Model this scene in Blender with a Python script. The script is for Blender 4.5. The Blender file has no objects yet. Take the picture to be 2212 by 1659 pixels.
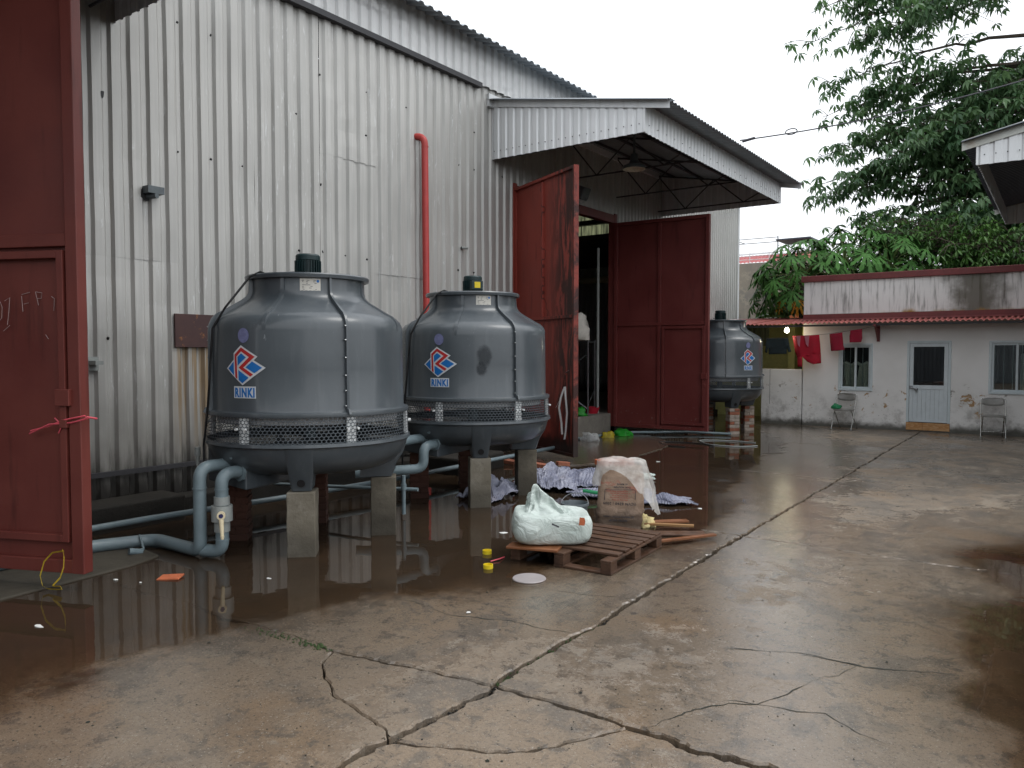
import bpy, bmesh, math, random
from mathutils import Vector, Matrix, noise
from mathutils.geometry import tessellate_polygon
R = math.radians
random.seed(7)
SC = bpy.context.scene
COL = SC.collection

# ------------------------------------------------------------------ camera, sky, sun, exposure
cam_d = bpy.data.cameras.new('camera')
cam = bpy.data.objects.new('camera', cam_d); COL.objects.link(cam)
cam.location = (0, 0, 1.75)
cam.rotation_euler = (R(90 - 2.4), 0, math.atan2(.584, .812))
cam_d.sensor_width = 36; cam_d.lens = 36 * 1660 / 2212
cam_d.clip_start = .05; cam_d.clip_end = 2000
SC.camera = cam
SUN_EL, SUN_AZ = R(62), R(60)
wd = bpy.data.worlds.new('World'); SC.world = wd; wd.use_nodes = True
wt = wd.node_tree; bg = wt.nodes['Background']
sky = wt.nodes.new('ShaderNodeTexSky'); sky.sky_type = 'NISHITA'; sky.sun_disc = False
sky.sun_elevation = SUN_EL; sky.sun_rotation = SUN_AZ; sky.air_density = 1; sky.dust_density = 6; sky.ozone_density = 1
hs = wt.nodes.new('ShaderNodeHueSaturation'); hs.inputs['Saturation'].default_value = .12     # a closed cloud layer: the blue is gone
cl = wt.nodes.new('ShaderNodeMix'); cl.data_type = 'RGBA'; cl.inputs[0].default_value = .72
cl.inputs[7].default_value = (10.6, 11.0, 11.5, 1)
wt.links.new(sky.outputs[0], hs.inputs['Color']); wt.links.new(hs.outputs[0], cl.inputs[6])
wt.links.new(cl.outputs[2], bg.inputs['Color']); bg.inputs['Strength'].default_value = .11
sl = bpy.data.lights.new('sun', 'SUN'); sl.energy = .6; sl.angle = R(25); sl.color = (1, .97, .92)
so = bpy.data.objects.new('sun', sl); COL.objects.link(so)
so.rotation_euler = (R(90) - SUN_EL, 0, R(180) - SUN_AZ); so.location = (0, 0, 40)
vs = SC.view_settings; vs.view_transform = 'Standard'; vs.look = 'None'; vs.exposure = .55; vs.gamma = 1
SC.cycles.use_denoising = True; SC.cycles.max_bounces = 6; SC.cycles.diffuse_bounces = 3; SC.cycles.glossy_bounces = 4; SC.cycles.transparent_max_bounces = 16
SC.cycles.caustics_reflective = False; SC.cycles.caustics_refractive = False

# ------------------------------------------------------------------ node helpers
class NT:
    def __init__(s, name):
        s.m = bpy.data.materials.new(name); s.m.use_nodes = True; s.t = s.m.node_tree
        s.b = s.t.nodes['Principled BSDF']; s.out = s.t.nodes['Material Output']
    def put(s, sock, v):
        if isinstance(v, bpy.types.NodeSocket): s.t.links.new(v, sock)
        elif isinstance(v, (tuple, list)):
            sock.default_value = tuple(v) + ((1,) if sock.type == 'RGBA' and len(v) == 3 else ())
        else: sock.default_value = v
    def n(s, typ, out=0, ins=None, **kw):
        nd = s.t.nodes.new('ShaderNode' + typ)
        for k, v in kw.items(): setattr(nd, k, v)
        for k, v in (ins or {}).items(): s.put(nd.inputs[k], v)
        return nd.outputs[out]
    def pos(s): return s.n('NewGeometry', 'Position')
    def obj(s): return s.n('TexCoord', 'Object')
    def scale(s, v, sc): return s.n('VectorMath', ins={0: v, 1: sc}, operation='MULTIPLY')
    def noise(s, v, sc=5, det=4, ro=.55, dist=0): return s.n('TexNoise', 0, {'Vector': v, 'Scale': sc, 'Detail': det, 'Roughness': ro, 'Distortion': dist})
    def voro(s, v, sc, feat='F1', out='Distance'): return s.n('TexVoronoi', out, {'Vector': v, 'Scale': sc}, feature=feat)
    def math(s, op, a, b=0, c=0):
        return s.n('Math', ins={0: a, 1: b, 2: c}, operation=op)
    def ss(s, v, lo, hi, a=0., b=1.):
        return s.n('MapRange', ins={'Value': v, 'From Min': lo, 'From Max': hi, 'To Min': a, 'To Max': b}, interpolation_type='SMOOTHSTEP')
    def mix(s, f, a, b, blend='MIX'):
        nd = s.t.nodes.new('ShaderNodeMix'); nd.data_type = 'RGBA'; nd.blend_type = blend
        s.put(nd.inputs[0], f); s.put(nd.inputs[6], a); s.put(nd.inputs[7], b); return nd.outputs[2]
    def sep(s, v):
        nd = s.t.nodes.new('ShaderNodeSeparateXYZ'); s.put(nd.inputs[0], v); return nd.outputs
    def comb(s, x, y, z): return s.n('CombineXYZ', ins={0: x, 1: y, 2: z})
    def bump(s, h, st=.3, d=.01): s.put(s.b.inputs['Normal'], s.n('Bump', ins={'Height': h, 'Strength': st, 'Distance': d}))
    def set(s, col=None, rough=None, metal=None, spec=None, coat=None, coatr=None):
        for k, v in (('Base Color', col), ('Roughness', rough), ('Metallic', metal), ('Specular IOR Level', spec), ('Coat Weight', coat), ('Coat Roughness', coatr)):
            if v is not None: s.put(s.b.inputs[k], v)
        return s.m

def plain(name, col, rough=.5, metal=0, var=.18, sc=8, spec=.4, coat=0, bump=0, bsc=60):
    """a colour broken up by noise at two scales"""
    t = NT(name); p = t.pos()
    f = t.math('ADD', t.math('MULTIPLY', t.noise(p, sc, 5), .6), t.math('MULTIPLY', t.noise(p, sc * 6, 4), .4))
    c = t.mix(t.ss(f, .3, .7), [x * (1 - var) for x in col], [min(1, x * (1 + var)) for x in col])
    if bump: t.bump(t.noise(p, bsc, 4), bump, .01)
    return t.set(c, t.ss(f, .3, .7, rough * .85, min(1, rough * 1.15)), metal, spec, coat)

M = {}
# --- galvanised / painted sheet
def sheet_mat(name, a, b, dirty=0., white=.5, rust=0.0):
    t = NT(name); p = t.pos(); x, y, z = t.sep(p)
    rnd = t.n('ObjectInfo', 'Random')
    v = t.scale(p, (1, 1, .16)); big = t.noise(p, .7, 3); streak = t.noise(t.scale(p, (3, 9, .22)), 3, 5)
    c = t.mix(t.ss(streak, .35, .7), a, b)
    c = t.mix(t.ss(big, .35, .68, 0, .4), c, [k * .78 for k in a])
    c = t.mix(t.math('MULTIPLY', t.ss(rnd, 0, 1), .22), c, [k * .7 for k in a])
    sm = t.math('MULTIPLY', t.ss(t.noise(t.scale(p, (7, 16, 1.7)), 2.2, 6, .7, .6), .585, .66), t.ss(t.noise(p, .9, 2), .42, .56))
    c = t.mix(t.math('MULTIPLY', sm, white), c, (.72, .74, .74))
    br = t.ss(t.noise(t.scale(p, (4, 22, .3)), 1.6, 5), .60, .78, 0, .35)
    c = t.mix(br, c, (.22, .18, .13))
    if dirty:
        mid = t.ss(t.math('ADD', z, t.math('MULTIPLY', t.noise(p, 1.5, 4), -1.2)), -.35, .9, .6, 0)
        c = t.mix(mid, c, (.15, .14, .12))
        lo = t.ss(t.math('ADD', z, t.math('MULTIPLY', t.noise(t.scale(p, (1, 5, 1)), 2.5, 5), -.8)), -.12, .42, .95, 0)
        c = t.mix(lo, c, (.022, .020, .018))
        # rust run below the steel plate
        ry = t.math('MULTIPLY', t.ss(y, 4.66, 4.76), t.ss(y, 5.2, 5.26, 1, 0))
        rz = t.math('MULTIPLY', t.ss(z, .45, 1.35), t.ss(z, 1.8, 1.86, 1, 0))
        rs = t.ss(t.noise(t.scale(p, (6, 18, .5)), 1, 3), .36, .52)
        c = t.mix(t.math('MULTIPLY', t.math('MULTIPLY', ry, rz), t.math('MULTIPLY', rs, .75)), c, (.28, .17, .06))
    if rust:
        c = t.mix(t.ss(t.noise(p, 2.2, 5), .5, .66, 0, rust), c, (.33, .20, .09))
    t.bump(t.noise(t.scale(p, (3, 3, .7)), 3, 3), .15, .02)
    return t.set(c, t.ss(streak, .3, .7, .36, .5), .25, .5)
M['siding'] = sheet_mat('wall_cladding', (.45, .446, .425), (.54, .535, .512), dirty=1, white=.55)
M['siding_up'] = sheet_mat('upper_cladding', (.62, .625, .62), (.70, .70, .695), white=.6)
M['canopy'] = sheet_mat('canopy_cladding', (.76, .78, .79), (.82, .83, .84), white=.2)
M['canopy_rust'] = sheet_mat('rusty_flashing', (.52, .54, .5), (.58, .58, .54), white=.2, rust=.7)
M['roofgrey'] = sheet_mat('grey_roofing', (.30, .335, .37), (.38, .42, .455), white=.1)
M['flash'] = sheet_mat('bright_flashing', (.66, .68, .69), (.74, .75, .76), white=.1)
# translucent sheets high on the gable end
t = NT('clear_roof_sheet'); p = t.pos()
tr = t.n('BsdfTranslucent', ins={'Color': t.mix(t.ss(t.noise(t.scale(p, (9, 2, .6)), 2, 4), .35, .65), (.34, .36, .20), (.06, .065, .04))})
t.set((.4, .41, .3), .5); ms = t.n('MixShader', ins={0: .75, 1: t.b.outputs[0], 2: tr}); t.put(t.out.inputs[0], ms); M['clear'] = t.m

def red_mat(name, a, b, scuff=0, grime=0.0):
    t = NT(name); p = t.pos(); o = t.obj()
    f = t.noise(p, 1.3, 5); g = t.noise(t.scale(p, (4, 4, .5)), 2.5, 5)
    c = t.mix(t.ss(f, .3, .7), a, b)
    c = t.mix(t.ss(g, .56, .75, 0, .45), c, [k * .35 for k in a])
    c = t.mix(t.ss(t.noise(p, 14, 6, .7), .62, .74, 0, .4), c, (.13, .06, .035))
    if scuff:
        ox, oy, oz = t.sep(o)
        # dark rubbed streaks along the free edge and black dirt at the foot
        e = t.math('MULTIPLY', t.ss(ox, .95, 1.7), t.ss(t.noise(t.scale(o, (7, 1, 1.0)), 1.3, 6, .7, .5), .42, .54))
        c = t.mix(t.math('MULTIPLY', e, .92), c, (.022, .012, .01))
        ft = t.ss(t.math('ADD', oz, t.math('MULTIPLY', t.noise(o, 3, 5), -.5)), .0, .2, .9, 0)
        c = t.mix(ft, c, (.018, .011, .009))
        ln = t.math('ABSOLUTE', t.math('SUBTRACT', ox, t.math('ADD', 1.0, t.math('MULTIPLY', t.math('SUBTRACT', t.noise(t.scale(o, (0, 0, .9)), 1.6, 3), .5), 1.1))))
        c = t.mix(t.math('MULTIPLY', t.ss(ln, .004, .02, .7, 0), t.ss(oz, 1.6, 2.2)), c, (.02, .01, .01))
    if grime:
        wz = t.sep(p)[2]
        pal = t.math('MULTIPLY', t.ss(t.noise(p, 16, 5, .75), .62, .69), t.ss(wz, .15, 1.1, 1, 0))
        c = t.mix(t.math('MULTIPLY', pal, grime), c, (.34, .29, .26))
    t.bump(t.noise(p, 3, 4), .25, .02)
    return t.set(c, t.ss(f, .3, .7, .38, .55), 0, .4)
M['red_near'] = red_mat('red_oxide_paint_near', (.118, .025, .020), (.155, .036, .027))
M['red_left'] = red_mat('red_oxide_paint_scuffed', (.24, .043, .030), (.29, .056, .040), scuff=1)
M['red_right'] = red_mat('red_oxide_paint_dull', (.120, .024, .022), (.150, .032, .028), grime=.7)
M['redpipe'] = plain('red_pipe_paint', (.42, .05, .045), .4, var=.12)
M['brownrail'] = plain('dark_steel_rail', (.045, .045, .05), .6)
M['rustplate'] = None
t = NT('rusty_plate'); p = t.pos()
c = t.mix(t.ss(t.noise(p, 3, 4), .35, .7), (.055, .026, .026), (.075, .034, .03)); c = t.mix(t.ss(t.noise(p, 9, 6, .7), .60, .68), c, (.30, .12, .035))
M['rustplate'] = t.set(c, .7)

# --- cooling tower
t = NT('grey_glass_fibre'); p = t.pos(); o = t.obj()
f = t.noise(p, 1.6, 5); f2 = t.noise(t.scale(p, (8, 8, 1)), 2, 4)
c = t.mix(t.ss(f, .3, .7), (.055, .066, .075), (.070, .083, .093))
c = t.mix(t.ss(f2, .5, .72, 0, .30), c, (.105, .12, .13))
sc = t.math('MULTIPLY', t.ss(t.noise(t.scale(p, (30, 30, 5)), 1.5, 4, .6, .8), .69, .72), t.ss(t.noise(p, 1.3, 2), .52, .62))
c = t.mix(t.math('MULTIPLY', sc, .5), c, (.32, .34, .36))
c = t.mix(t.ss(t.noise(p, 90, 2), .72, .78, 0, .35), c, (.3, .31, .32))
t.bump(t.noise(p, 7, 3), .06, .02)
M['frp'] = t.set(c, t.ss(f, .3, .7, .30, .44), 0, .5, .35, .12)
t = NT('wet_patch'); t.set((.028, .034, .040), .22); fa = t.n('Attribute', 'Fac', attribute_name='fade'); t.put(t.out.inputs[0], t.n('MixShader', ins={0: t.ss(t.math('ADD', fa, t.math('MULTIPLY', t.math('SUBTRACT', t.noise(t.pos(), 14, 4), .5), .5)), .0, .55, 0, .72), 1: t.n('BsdfTransparent'), 2: t.b.outputs[0]})); M['frp_stain'] = t.m
M['net'] = plain('dark_plastic_net', (.075, .088, .10), .5)
M['brace'] = plain('pale_plastic_brace', (.62, .64, .64), .5)
M['fill'] = plain('pale_fill_pack', (.46, .47, .48), .6)
M['motor'] = plain('dark_green_motor_paint', (.009, .026, .028), .45, var=.3, sc=20)
M['pvc'] = plain('grey_pvc', (.165, .215, .235), .32, var=.12, sc=4)
M['pvc2'] = plain('pale_grey_pvc', (.29, .31, .30), .4, var=.1)
M['cream'] = plain('cream_plastic', (.72, .62, .42), .4, var=.06)
M['navy'] = plain('navy_cap', (.02, .02, .08), .4)
M['black'] = plain('black_rubber', (.012, .012, .013), .5)
M['yellow'] = plain('yellow_plastic', (.72, .55, .02), .4, var=.1)
M['steel'] = plain('bright_bolt', (.22, .23, .24), .35, .8)
M['stk_white'] = plain('sticker_white', (.60, .62, .64), .45, var=.06)
M['stk_blue'] = plain('sticker_blue', (.012, .15, .46), .45, var=.08)
M['stk_red'] = plain('sticker_red', (.46, .03, .03), .45, var=.08)
M['stk_violet'] = plain('sight_glass', (.17, .18, .32), .35, var=.2, sc=30)
M['plate'] = plain('name_plate', (.62, .60, .54), .4, var=.06)
M['ink'] = plain('dark_ink', (.05, .05, .06), .6)
M['inkred'] = plain('red_ink', (.40, .12, .08), .7)

# --- masonry
def plaster_mat(name, a, b, moss=.0):
    t = NT(name); p = t.pos(); z = t.sep(p)[2]
    f = t.noise(p, 3, 6, .65); g = t.noise(p, 18, 5, .7)
    c = t.mix(t.ss(f, .35, .68), a, b); c = t.mix(t.ss(g, .55, .72, 0, .5), c, [k * .45 for k in a])
    wetl = t.ss(t.math('ADD', z, t.math('MULTIPLY', f, -.3)), -.05, .25, .75, 0)
    c = t.mix(wetl, c, [k * .35 for k in a])
    t.bump(t.math('ADD', g, t.math('MULTIPLY', f, 1.5)), .55, .012)
    return t.set(c, .8, 0, .3)
M['pier'] = plaster_mat('rough_cement_render', (.17, .15, .115), (.27, .245, .20))
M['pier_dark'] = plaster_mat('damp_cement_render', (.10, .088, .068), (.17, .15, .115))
M['brick_dark'] = plaster_mat('damp_dark_brick', (.085, .035, .024), (.12, .06, .042))
M['brick_a'] = plain('red_brick', (.30, .11, .065), .85, var=.3, sc=14, bump=.5)
M['brick_b'] = plain('limewashed_brick', (.38, .32, .27), .85, var=.3, sc=14, bump=.5)
M['brick_o'] = plain('orange_brick', (.44, .12, .05), .8, var=.2, sc=18, bump=.4)
M['mortar'] = plain('mortar', (.24, .20, .165), .9, var=.25, sc=20, bump=.4)
M['plinth'] = plaster_mat('dirty_plinth', (.022, .020, .017), (.045, .040, .033))
M['step'] = plain('step_concrete', (.19, .175, .15), .8, var=.25, sc=5, bump=.4)
M['soil'] = plain('joint_soil', (.022, .024, .018), .85, var=.5, sc=30, bump=.9, bsc=90)

t = NT('weathered_white_wash'); p = t.pos(); x, y, z = t.sep(p)
c = t.mix(t.ss(t.noise(p, 1.1, 5), .3, .7), (.76, .75, .73), (.84, .83, .815))
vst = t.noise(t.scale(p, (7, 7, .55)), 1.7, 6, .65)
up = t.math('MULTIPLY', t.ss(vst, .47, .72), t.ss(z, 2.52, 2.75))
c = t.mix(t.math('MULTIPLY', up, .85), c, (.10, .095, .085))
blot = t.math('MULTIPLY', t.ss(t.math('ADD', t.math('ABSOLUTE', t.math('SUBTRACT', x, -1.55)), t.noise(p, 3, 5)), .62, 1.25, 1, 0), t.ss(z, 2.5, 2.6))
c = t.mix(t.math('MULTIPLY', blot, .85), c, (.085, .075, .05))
och = t.math('MULTIPLY', t.ss(t.math('ADD', z, t.math('MULTIPLY', t.noise(t.scale(p, (1, 1, .3)), 2.6, 5), .55)), 2.86, 2.98, 1, 0), t.math('MULTIPLY', t.ss(z, 2.4, 2.5), t.ss(x, -3.6, -2.8)))
c = t.mix(och, c, (.38, .22, .06))
lowz = t.ss(z, .15, 1.1, 1, 0); pn = t.noise(p, 4.2, 7, .7, .4)
band = t.math('MULTIPLY', t.ss(z, .25, .5), t.ss(z, .8, 1.15, 1, 0))
peel = t.math('MULTIPLY', t.ss(t.math('ADD', pn, t.math('MULTIPLY', t.noise(p, 1.0, 2), .45)), .845, .86), band)
c = t.mix(t.math('MULTIPLY', t.ss(t.noise(p, 2.6, 6, .7), .46, .66), t.math('MULTIPLY', lowz, .6)), c, (.21, .195, .175))
c = t.mix(peel, c, t.mix(t.ss(t.noise(p, 1.4, 2), .45, .55), (.42, .27, .14), (.27, .25, .22)))
pits = t.math('MULTIPLY', t.ss(t.noise(p, 22, 3), .68, .73), lowz); c = t.mix(pits, c, (.08, .07, .06))
base = t.ss(t.math('ADD', z, t.math('MULTIPLY', t.noise(p, 6, 5), -.22)), -.06, .1, .9, 0); c = t.mix(base, c, (.06, .058, .045))
t.bump(t.math('ADD', t.math('MULTIPLY', peel, -.7), t.math('MULTIPLY', t.noise(p, 30, 4), .3)), .5, .01)
M['limewash'] = t.set(c, .85, 0, .2)
t = NT('old_rendered_wall'); p = t.pos()
c = t.mix(t.ss(t.noise(p, .5, 6, .65), .35, .65), (.30, .265, .21), (.215, .20, .175)); c = t.mix(t.ss(t.noise(p, 1.4, 7, .75), .53, .6, 0, .7), c, (.36, .32, .25))
c = t.mix(t.ss(t.noise(t.scale(p, (2, 2, .3)), 1.5, 5), .54, .7, 0, .6), c, (.13, .12, .105))
M['oldwall'] = t.set(c, .9)
M['olive'] = plain('olive_wash', (.50, .50, .20), .8, var=.15, sc=2)
M['olivesheet'] = plain('dark_olive_sheet', (.075, .085, .045), .7)
M['redroof'] = plain('red_tile_sheet', (.30, .085, .075), .55, var=.25, sc=5)
M['redcap'] = plain('maroon_capping', (.17, .042, .042), .6, var=.2, sc=4)
M['pinkroof'] = plain('faded_red_roofing', (.42, .12, .12), .6)
M['greyroof'] = plain('dark_blue_roof_and_soffit_shade', (.06, .075, .10), .5)
M['whitepaint'] = plain('white_paint', (.7, .7, .7), .5)
M['frame'] = plain('pale_blue_white_frame', (.58, .65, .675), .35, var=.06)
M['doorpanel'] = plain('pale_blue_panel', (.60, .66, .69), .4, var=.06)
M['bar'] = plain('grille_bar', (.42, .46, .48), .5)
M['curtain'] = plain('cream_cloth', (.74, .71, .64), .9, var=.1)
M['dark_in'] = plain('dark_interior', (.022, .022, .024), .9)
M['tile'] = None
t = NT('veined_tile'); p = t.pos(); w = t.n('TexNoise', 0, {'Vector': t.scale(p, (3, 3, 9)), 'Scale': 2, 'Detail': 5, 'Distortion': 2.5})
M['tile'] = t.set(t.mix(t.ss(w, .35, .65), (.55, .33, .16), (.42, .20, .07)), .25)
def glass_mat(name, tint):
    t = NT(name)
    tr = t.n('BsdfTransparent', ins={'Color': tint}); gl = t.n('BsdfGlossy', ins={'Color': (1, 1, 1), 'Roughness': .02})
    t.put(t.out.inputs[0], t.n('MixShader', ins={0: t.math('MULTIPLY', t.n('Fresnel', ins={'IOR': 1.5}), 1.3), 1: tr, 2: gl})); return t.m
M['glass'] = glass_mat('window_glass', (.75, .8, .78))
M['glass_dark'] = glass_mat('tinted_glass', (.10, .11, .12))

# --- wood, cloth, plastic
def wood_mat(name, a, b):
    t = NT(name); o = t.obj(); p = t.pos(); rnd = t.n('ObjectInfo', 'Random')
    v = t.n('VectorMath', ins={0: t.scale(o, (2.2, 30, 30)), 1: t.comb(t.math('MULTIPLY', rnd, 40), 0, 0)}, operation='ADD')
    g = t.noise(v, 1.2, 6, .65, .4); c = t.mix(t.ss(g, .3, .7), a, b)
    c = t.mix(t.math('MULTIPLY', rnd, .45), c, [k * .5 for k in a]); c = t.mix(t.ss(t.noise(p, 5, 5), .52, .7, 0, .6), c, [k * .35 for k in a])
    t.bump(g, .35, .004); return t.set(c, t.ss(t.noise(p, 6, 3), .4, .6, .30, .62), 0, .4)
M['wood'] = wood_mat('wet_pallet_wood', (.058, .028, .016), (.115, .060, .035))
M['wood_red'] = wood_mat('red_brown_wood', (.20, .075, .03), (.30, .12, .05))
M['wood_tan'] = wood_mat('tan_plank', (.32, .17, .07), (.42, .24, .10))
t = NT('woven_sack'); p = t.pos()
wv = t.math('MULTIPLY', t.math('SINE', t.math('MULTIPLY', t.sep(p)[2], 900)), t.math('SINE', t.math('MULTIPLY', t.sep(p)[0], 900)))
c = t.mix(t.ss(t.noise(p, 5, 5), .3, .7), (.44, .51, .475), (.54, .60, .57)); c = t.mix(t.ss(t.noise(p, 9, 6), .58, .75, 0, .35), c, (.36, .38, .34))
cr = t.math('ABSOLUTE', t.math('SUBTRACT', t.noise(t.scale(p, (1, 1, 1.6)), 4.5, 3, .5, 1.4), .5)); cr2 = t.math('ABSOLUTE', t.math('SUBTRACT', t.noise(t.scale(p, (1, 1, .8)), 13, 2, .5, .8), .5))
c = t.mix(t.ss(cr, .0, .035, .35, 0), c, (.34, .38, .35))
t.bump(t.math('ADD', t.math('ADD', t.math('MULTIPLY', cr, 5), t.math('MULTIPLY', cr2, .9)), t.math('MULTIPLY', wv, .05)), .42, .02); M['sack'] = t.set(c, .5, 0, .4)
t = NT('paper_cement_bag'); p = t.pos(); z = t.sep(p)[2]
c = t.mix(t.ss(t.noise(p, 6, 5), .3, .7), (.34, .235, .165), (.42, .30, .22))
c = t.mix(t.ss(t.math('ADD', z, t.math('MULTIPLY', t.noise(p, 5, 5), -.35)), -.06, .12, .85, 0), c, (.07, .045, .03))
c = t.mix(t.math('MULTIPLY', t.ss(t.noise(t.scale(p, (1, 1, 2)), 9, 5), .53, .6, 0, .7), t.math('MULTIPLY', t.ss(z, .36, .38), t.ss(z, .5, .52, 1, 0))), c, (.44, .16, .11))
t.bump(t.noise(p, 14, 6, .65, .7), .7, .02); M['cement'] = t.set(c, .65)
def film_mat(name, col, tr=.45, sss=.5):
    t = NT(name); p = t.pos()
    t.set(col, .22, 0, .6); t.bump(t.noise(p, 26, 4, .6, .8), .6, .02)
    tl = t.n('BsdfTranslucent', ins={'Color': col}); a = t.n('MixShader', ins={0: sss, 1: t.b.outputs[0], 2: tl})
    tp = t.n('BsdfTransparent', ins={'Color': [min(1, k * .5 + .5) for k in col]})
    t.put(t.out.inputs[0], t.n('MixShader', ins={0: t.ss(t.noise(p, 9, 4), .3, .7, tr - .15, tr + .15), 1: a, 2: tp})); return t.m
M['film'] = film_mat('milky_film', (.86, .85, .82), .46, .35)
M['bag_clear'] = film_mat('clear_bag', (.80, .82, .82), .5)
M['bag_green'] = film_mat('green_bag', (.05, .50, .06), .12)
M['bag_yellow'] = film_mat('yellow_bag', (.70, .58, .06), .15)
t = NT('lilac_plastic_sheet'); p = t.pos()
c = t.mix(t.ss(t.noise(p, 3, 4), .3, .7), (.15, .16, .225), (.27, .28, .35)); c = t.mix(t.ss(t.noise(p, 5, 6), .55, .7, 0, .5), c, (.25, .23, .27)); M['lilac'] = t.set(c, .3, 0, .5)
M['shirt_red'] = plain('red_cloth', (.42, .012, .03), .85, var=.15, sc=6, bump=.3, bsc=40)
M['shirt_dred'] = plain('crimson_cloth', (.27, .010, .03), .85, var=.15, sc=6)
M['shirt_pink'] = plain('faded_pink_cloth', (.45, .16, .2), .85, var=.15, sc=6)
M['shirt_dark'] = plain('dark_cloth', (.02, .03, .032), .9, var=.3, sc=10)
M['green_p'] = plain('green_plastic', (.02, .22, .09), .4)
M['chrome'] = plain('dull_chrome', (.50, .50, .48), .25, .85, var=.15, sc=10)
M['vinyl'] = plain('grey_vinyl', (.24, .235, .22), .35, var=.15)
M['ribbon_w'] = plain('white_ribbon', (.75, .75, .75), .6)
M['ribbon_y'] = plain('yellow_ribbon', (.70, .52, .05), .5)
M['ribbon_p'] = plain('pink_string', (.62, .09, .12), .5)
M['chalk'] = plain('chalk', (.34, .25, .24), .9)
M['litter'] = plain('white_litter', (.7, .7, .68), .5)
M['disc'] = plain('pale_disc', (.34, .31, .31), .35, var=.08)
M['foam'] = plain('yellow_foam', (.66, .55, .28), .9, var=.2, sc=16, bump=.6)
M['lamp_in'] = plain('lamp_enamel', (.75, .72, .62), .4); M['lamp_out'] = plain('lamp_grey_shell', (.10, .12, .13), .4)
M['moss'] = plain('moss', (.032, .055, .016), .9, var=.5, sc=60, bump=.8)
t = NT('lit_bulb'); t.put(t.out.inputs[0], t.n('Emission', ins={'Color': (1, .93, .70), 'Strength': 14.})); M['bulb'] = t.m
# --- plants
def leaf_mat(name, a, b, gl=.4):
    t = NT(name); at = t.n('Attribute', 'Fac', attribute_name='tone'); p = t.pos()
    c = t.mix(at, a, b); t.set(c, gl, 0, .35)
    tl = t.n('BsdfTranslucent', ins={'Color': t.mix(.5, c, (.10, .22, .02), 'ADD')})
    t.put(t.out.inputs[0], t.n('MixShader', ins={0: .25, 1: t.b.outputs[0], 2: tl})); return t.m
M['leaf_big'] = leaf_mat('dark_tree_leaf', (.048, .105, .050), (.125, .21, .10))
M['leaf_mid'] = leaf_mat('mid_tree_leaf', (.036, .09, .022), (.10, .20, .05))
M['leaf_pap'] = plain('papaya_leaf', (.045, .125, .026), .55, var=.45, sc=3, spec=.15)
M['leaf_yel'] = plain('yellowed_leaf', (.55, .27, .015), .6, var=.2)
M['leaf_ban'] = plain('banana_leaf', (.16, .27, .12), .4, var=.2, sc=4)
M['stalk'] = plain('leaf_stalk', (.20, .26, .09), .6)
M['bark'] = plain('bark', (.075, .06, .045), .9, var=.3, bump=.6, bsc=25)

# --- ground: the water line is a curve X(Y) on both sides of the yard, roughened with noise
LEFT = [(-2, -4.6), (1.0, -4.05), (2.05, -4.35), (2.8, -4.2), (3.7, -3.92), (4.3, -3.5), (4.9, -3.35), (5.6, -3.05), (6.4, -2.85), (7.2, -2.75), (8.4, -3.05), (9.8, -3.45), (12, -3.9), (14.1, -4.1), (16.6, -5.2), (18.5, -6.2)]
RIGHT = [(-2, .9), (2.5, .25), (3.8, -.12), (4.2, -.22), (4.42, -.44), (4.85, -.36), (5.2, -.46), (6.05, -.52), (6.5, -.28), (7.1, -.5), (7.6, -.72), (8.2, -.45), (8.7, -.2), (9.6, .6), (18, 2)]
def shore(t, p):
    """signed distance-like value: negative under water"""
    x, y, z = t.sep(p)
    def curve(pts):
        nd = t.t.nodes.new('ShaderNodeFloatCurve'); cv = nd.mapping.curves[0]
        q = [((a + 2) / 22, (b + 8) / 12) for a, b in pts]
        cv.points[0].location = q[0]; cv.points[1].location = q[-1]
        for k in q[1:-1]: cv.points.new(*k)
        nd.mapping.update(); t.put(nd.inputs['Value'], t.math('DIVIDE', t.math('ADD', y, 2), 22))
        return t.math('SUBTRACT', t.math('MULTIPLY', nd.outputs[0], 12), 8)
    n = t.math('ADD', t.math('MULTIPLY', t.math('SUBTRACT', t.noise(t.scale(p, (1, .7, 1)), 1.6, 6, .62, .3), .5), 1.0), t.math('MULTIPLY', t.math('SUBTRACT', t.noise(p, 9, 5, .6), .5), .28))
    dl = t.math('ADD', t.math('SUBTRACT', x, curve(LEFT)), t.math('MULTIPLY', n, 1.0))
    dr = t.math('ADD', t.math('SUBTRACT', curve(RIGHT), x), t.math('MULTIPLY', n, .55))
    return dl, dr
t = NT('yard_concrete'); p = t.pos(); x, y, z = t.sep(p); rnd = t.n('ObjectInfo', 'Random')
dl, dr = shore(t, p); d = t.math('MINIMUM', dl, dr)
n1 = t.noise(p, .55, 5, .6); n2 = t.noise(p, 2.1, 9, .72, .5); n3 = t.noise(p, 55, 5, .75); n4 = t.noise(t.scale(p, (1.6, .7, 1)), 1.3, 10, .74, .9); n5 = t.noise(p, 7, 8, .75, .3)
c = t.mix(t.ss(n1, .36, .64), (.250, .188, .130), (.195, .156, .118))
c = t.mix(t.ss(n2, .49, .60, 0, .75), c, (.125, .108, .090))
c = t.mix(t.math('MULTIPLY', t.ss(n4, .535, .60), t.ss(y, 4.5, 9, .30, .9)), c, (.30, .245, .185))
n6 = t.noise(p, 150, 3, .7)
c = t.mix(t.ss(t.noise(p, .8, 5), .56, .68, 0, .6), c, (.24, .155, .085))
c = t.mix(t.ss(n5, .53, .62, 0, .7), c, (.085, .074, .062)); c = t.mix(t.ss(n5, .36, .43, .6, 0), c, (.27, .23, .18))
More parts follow.
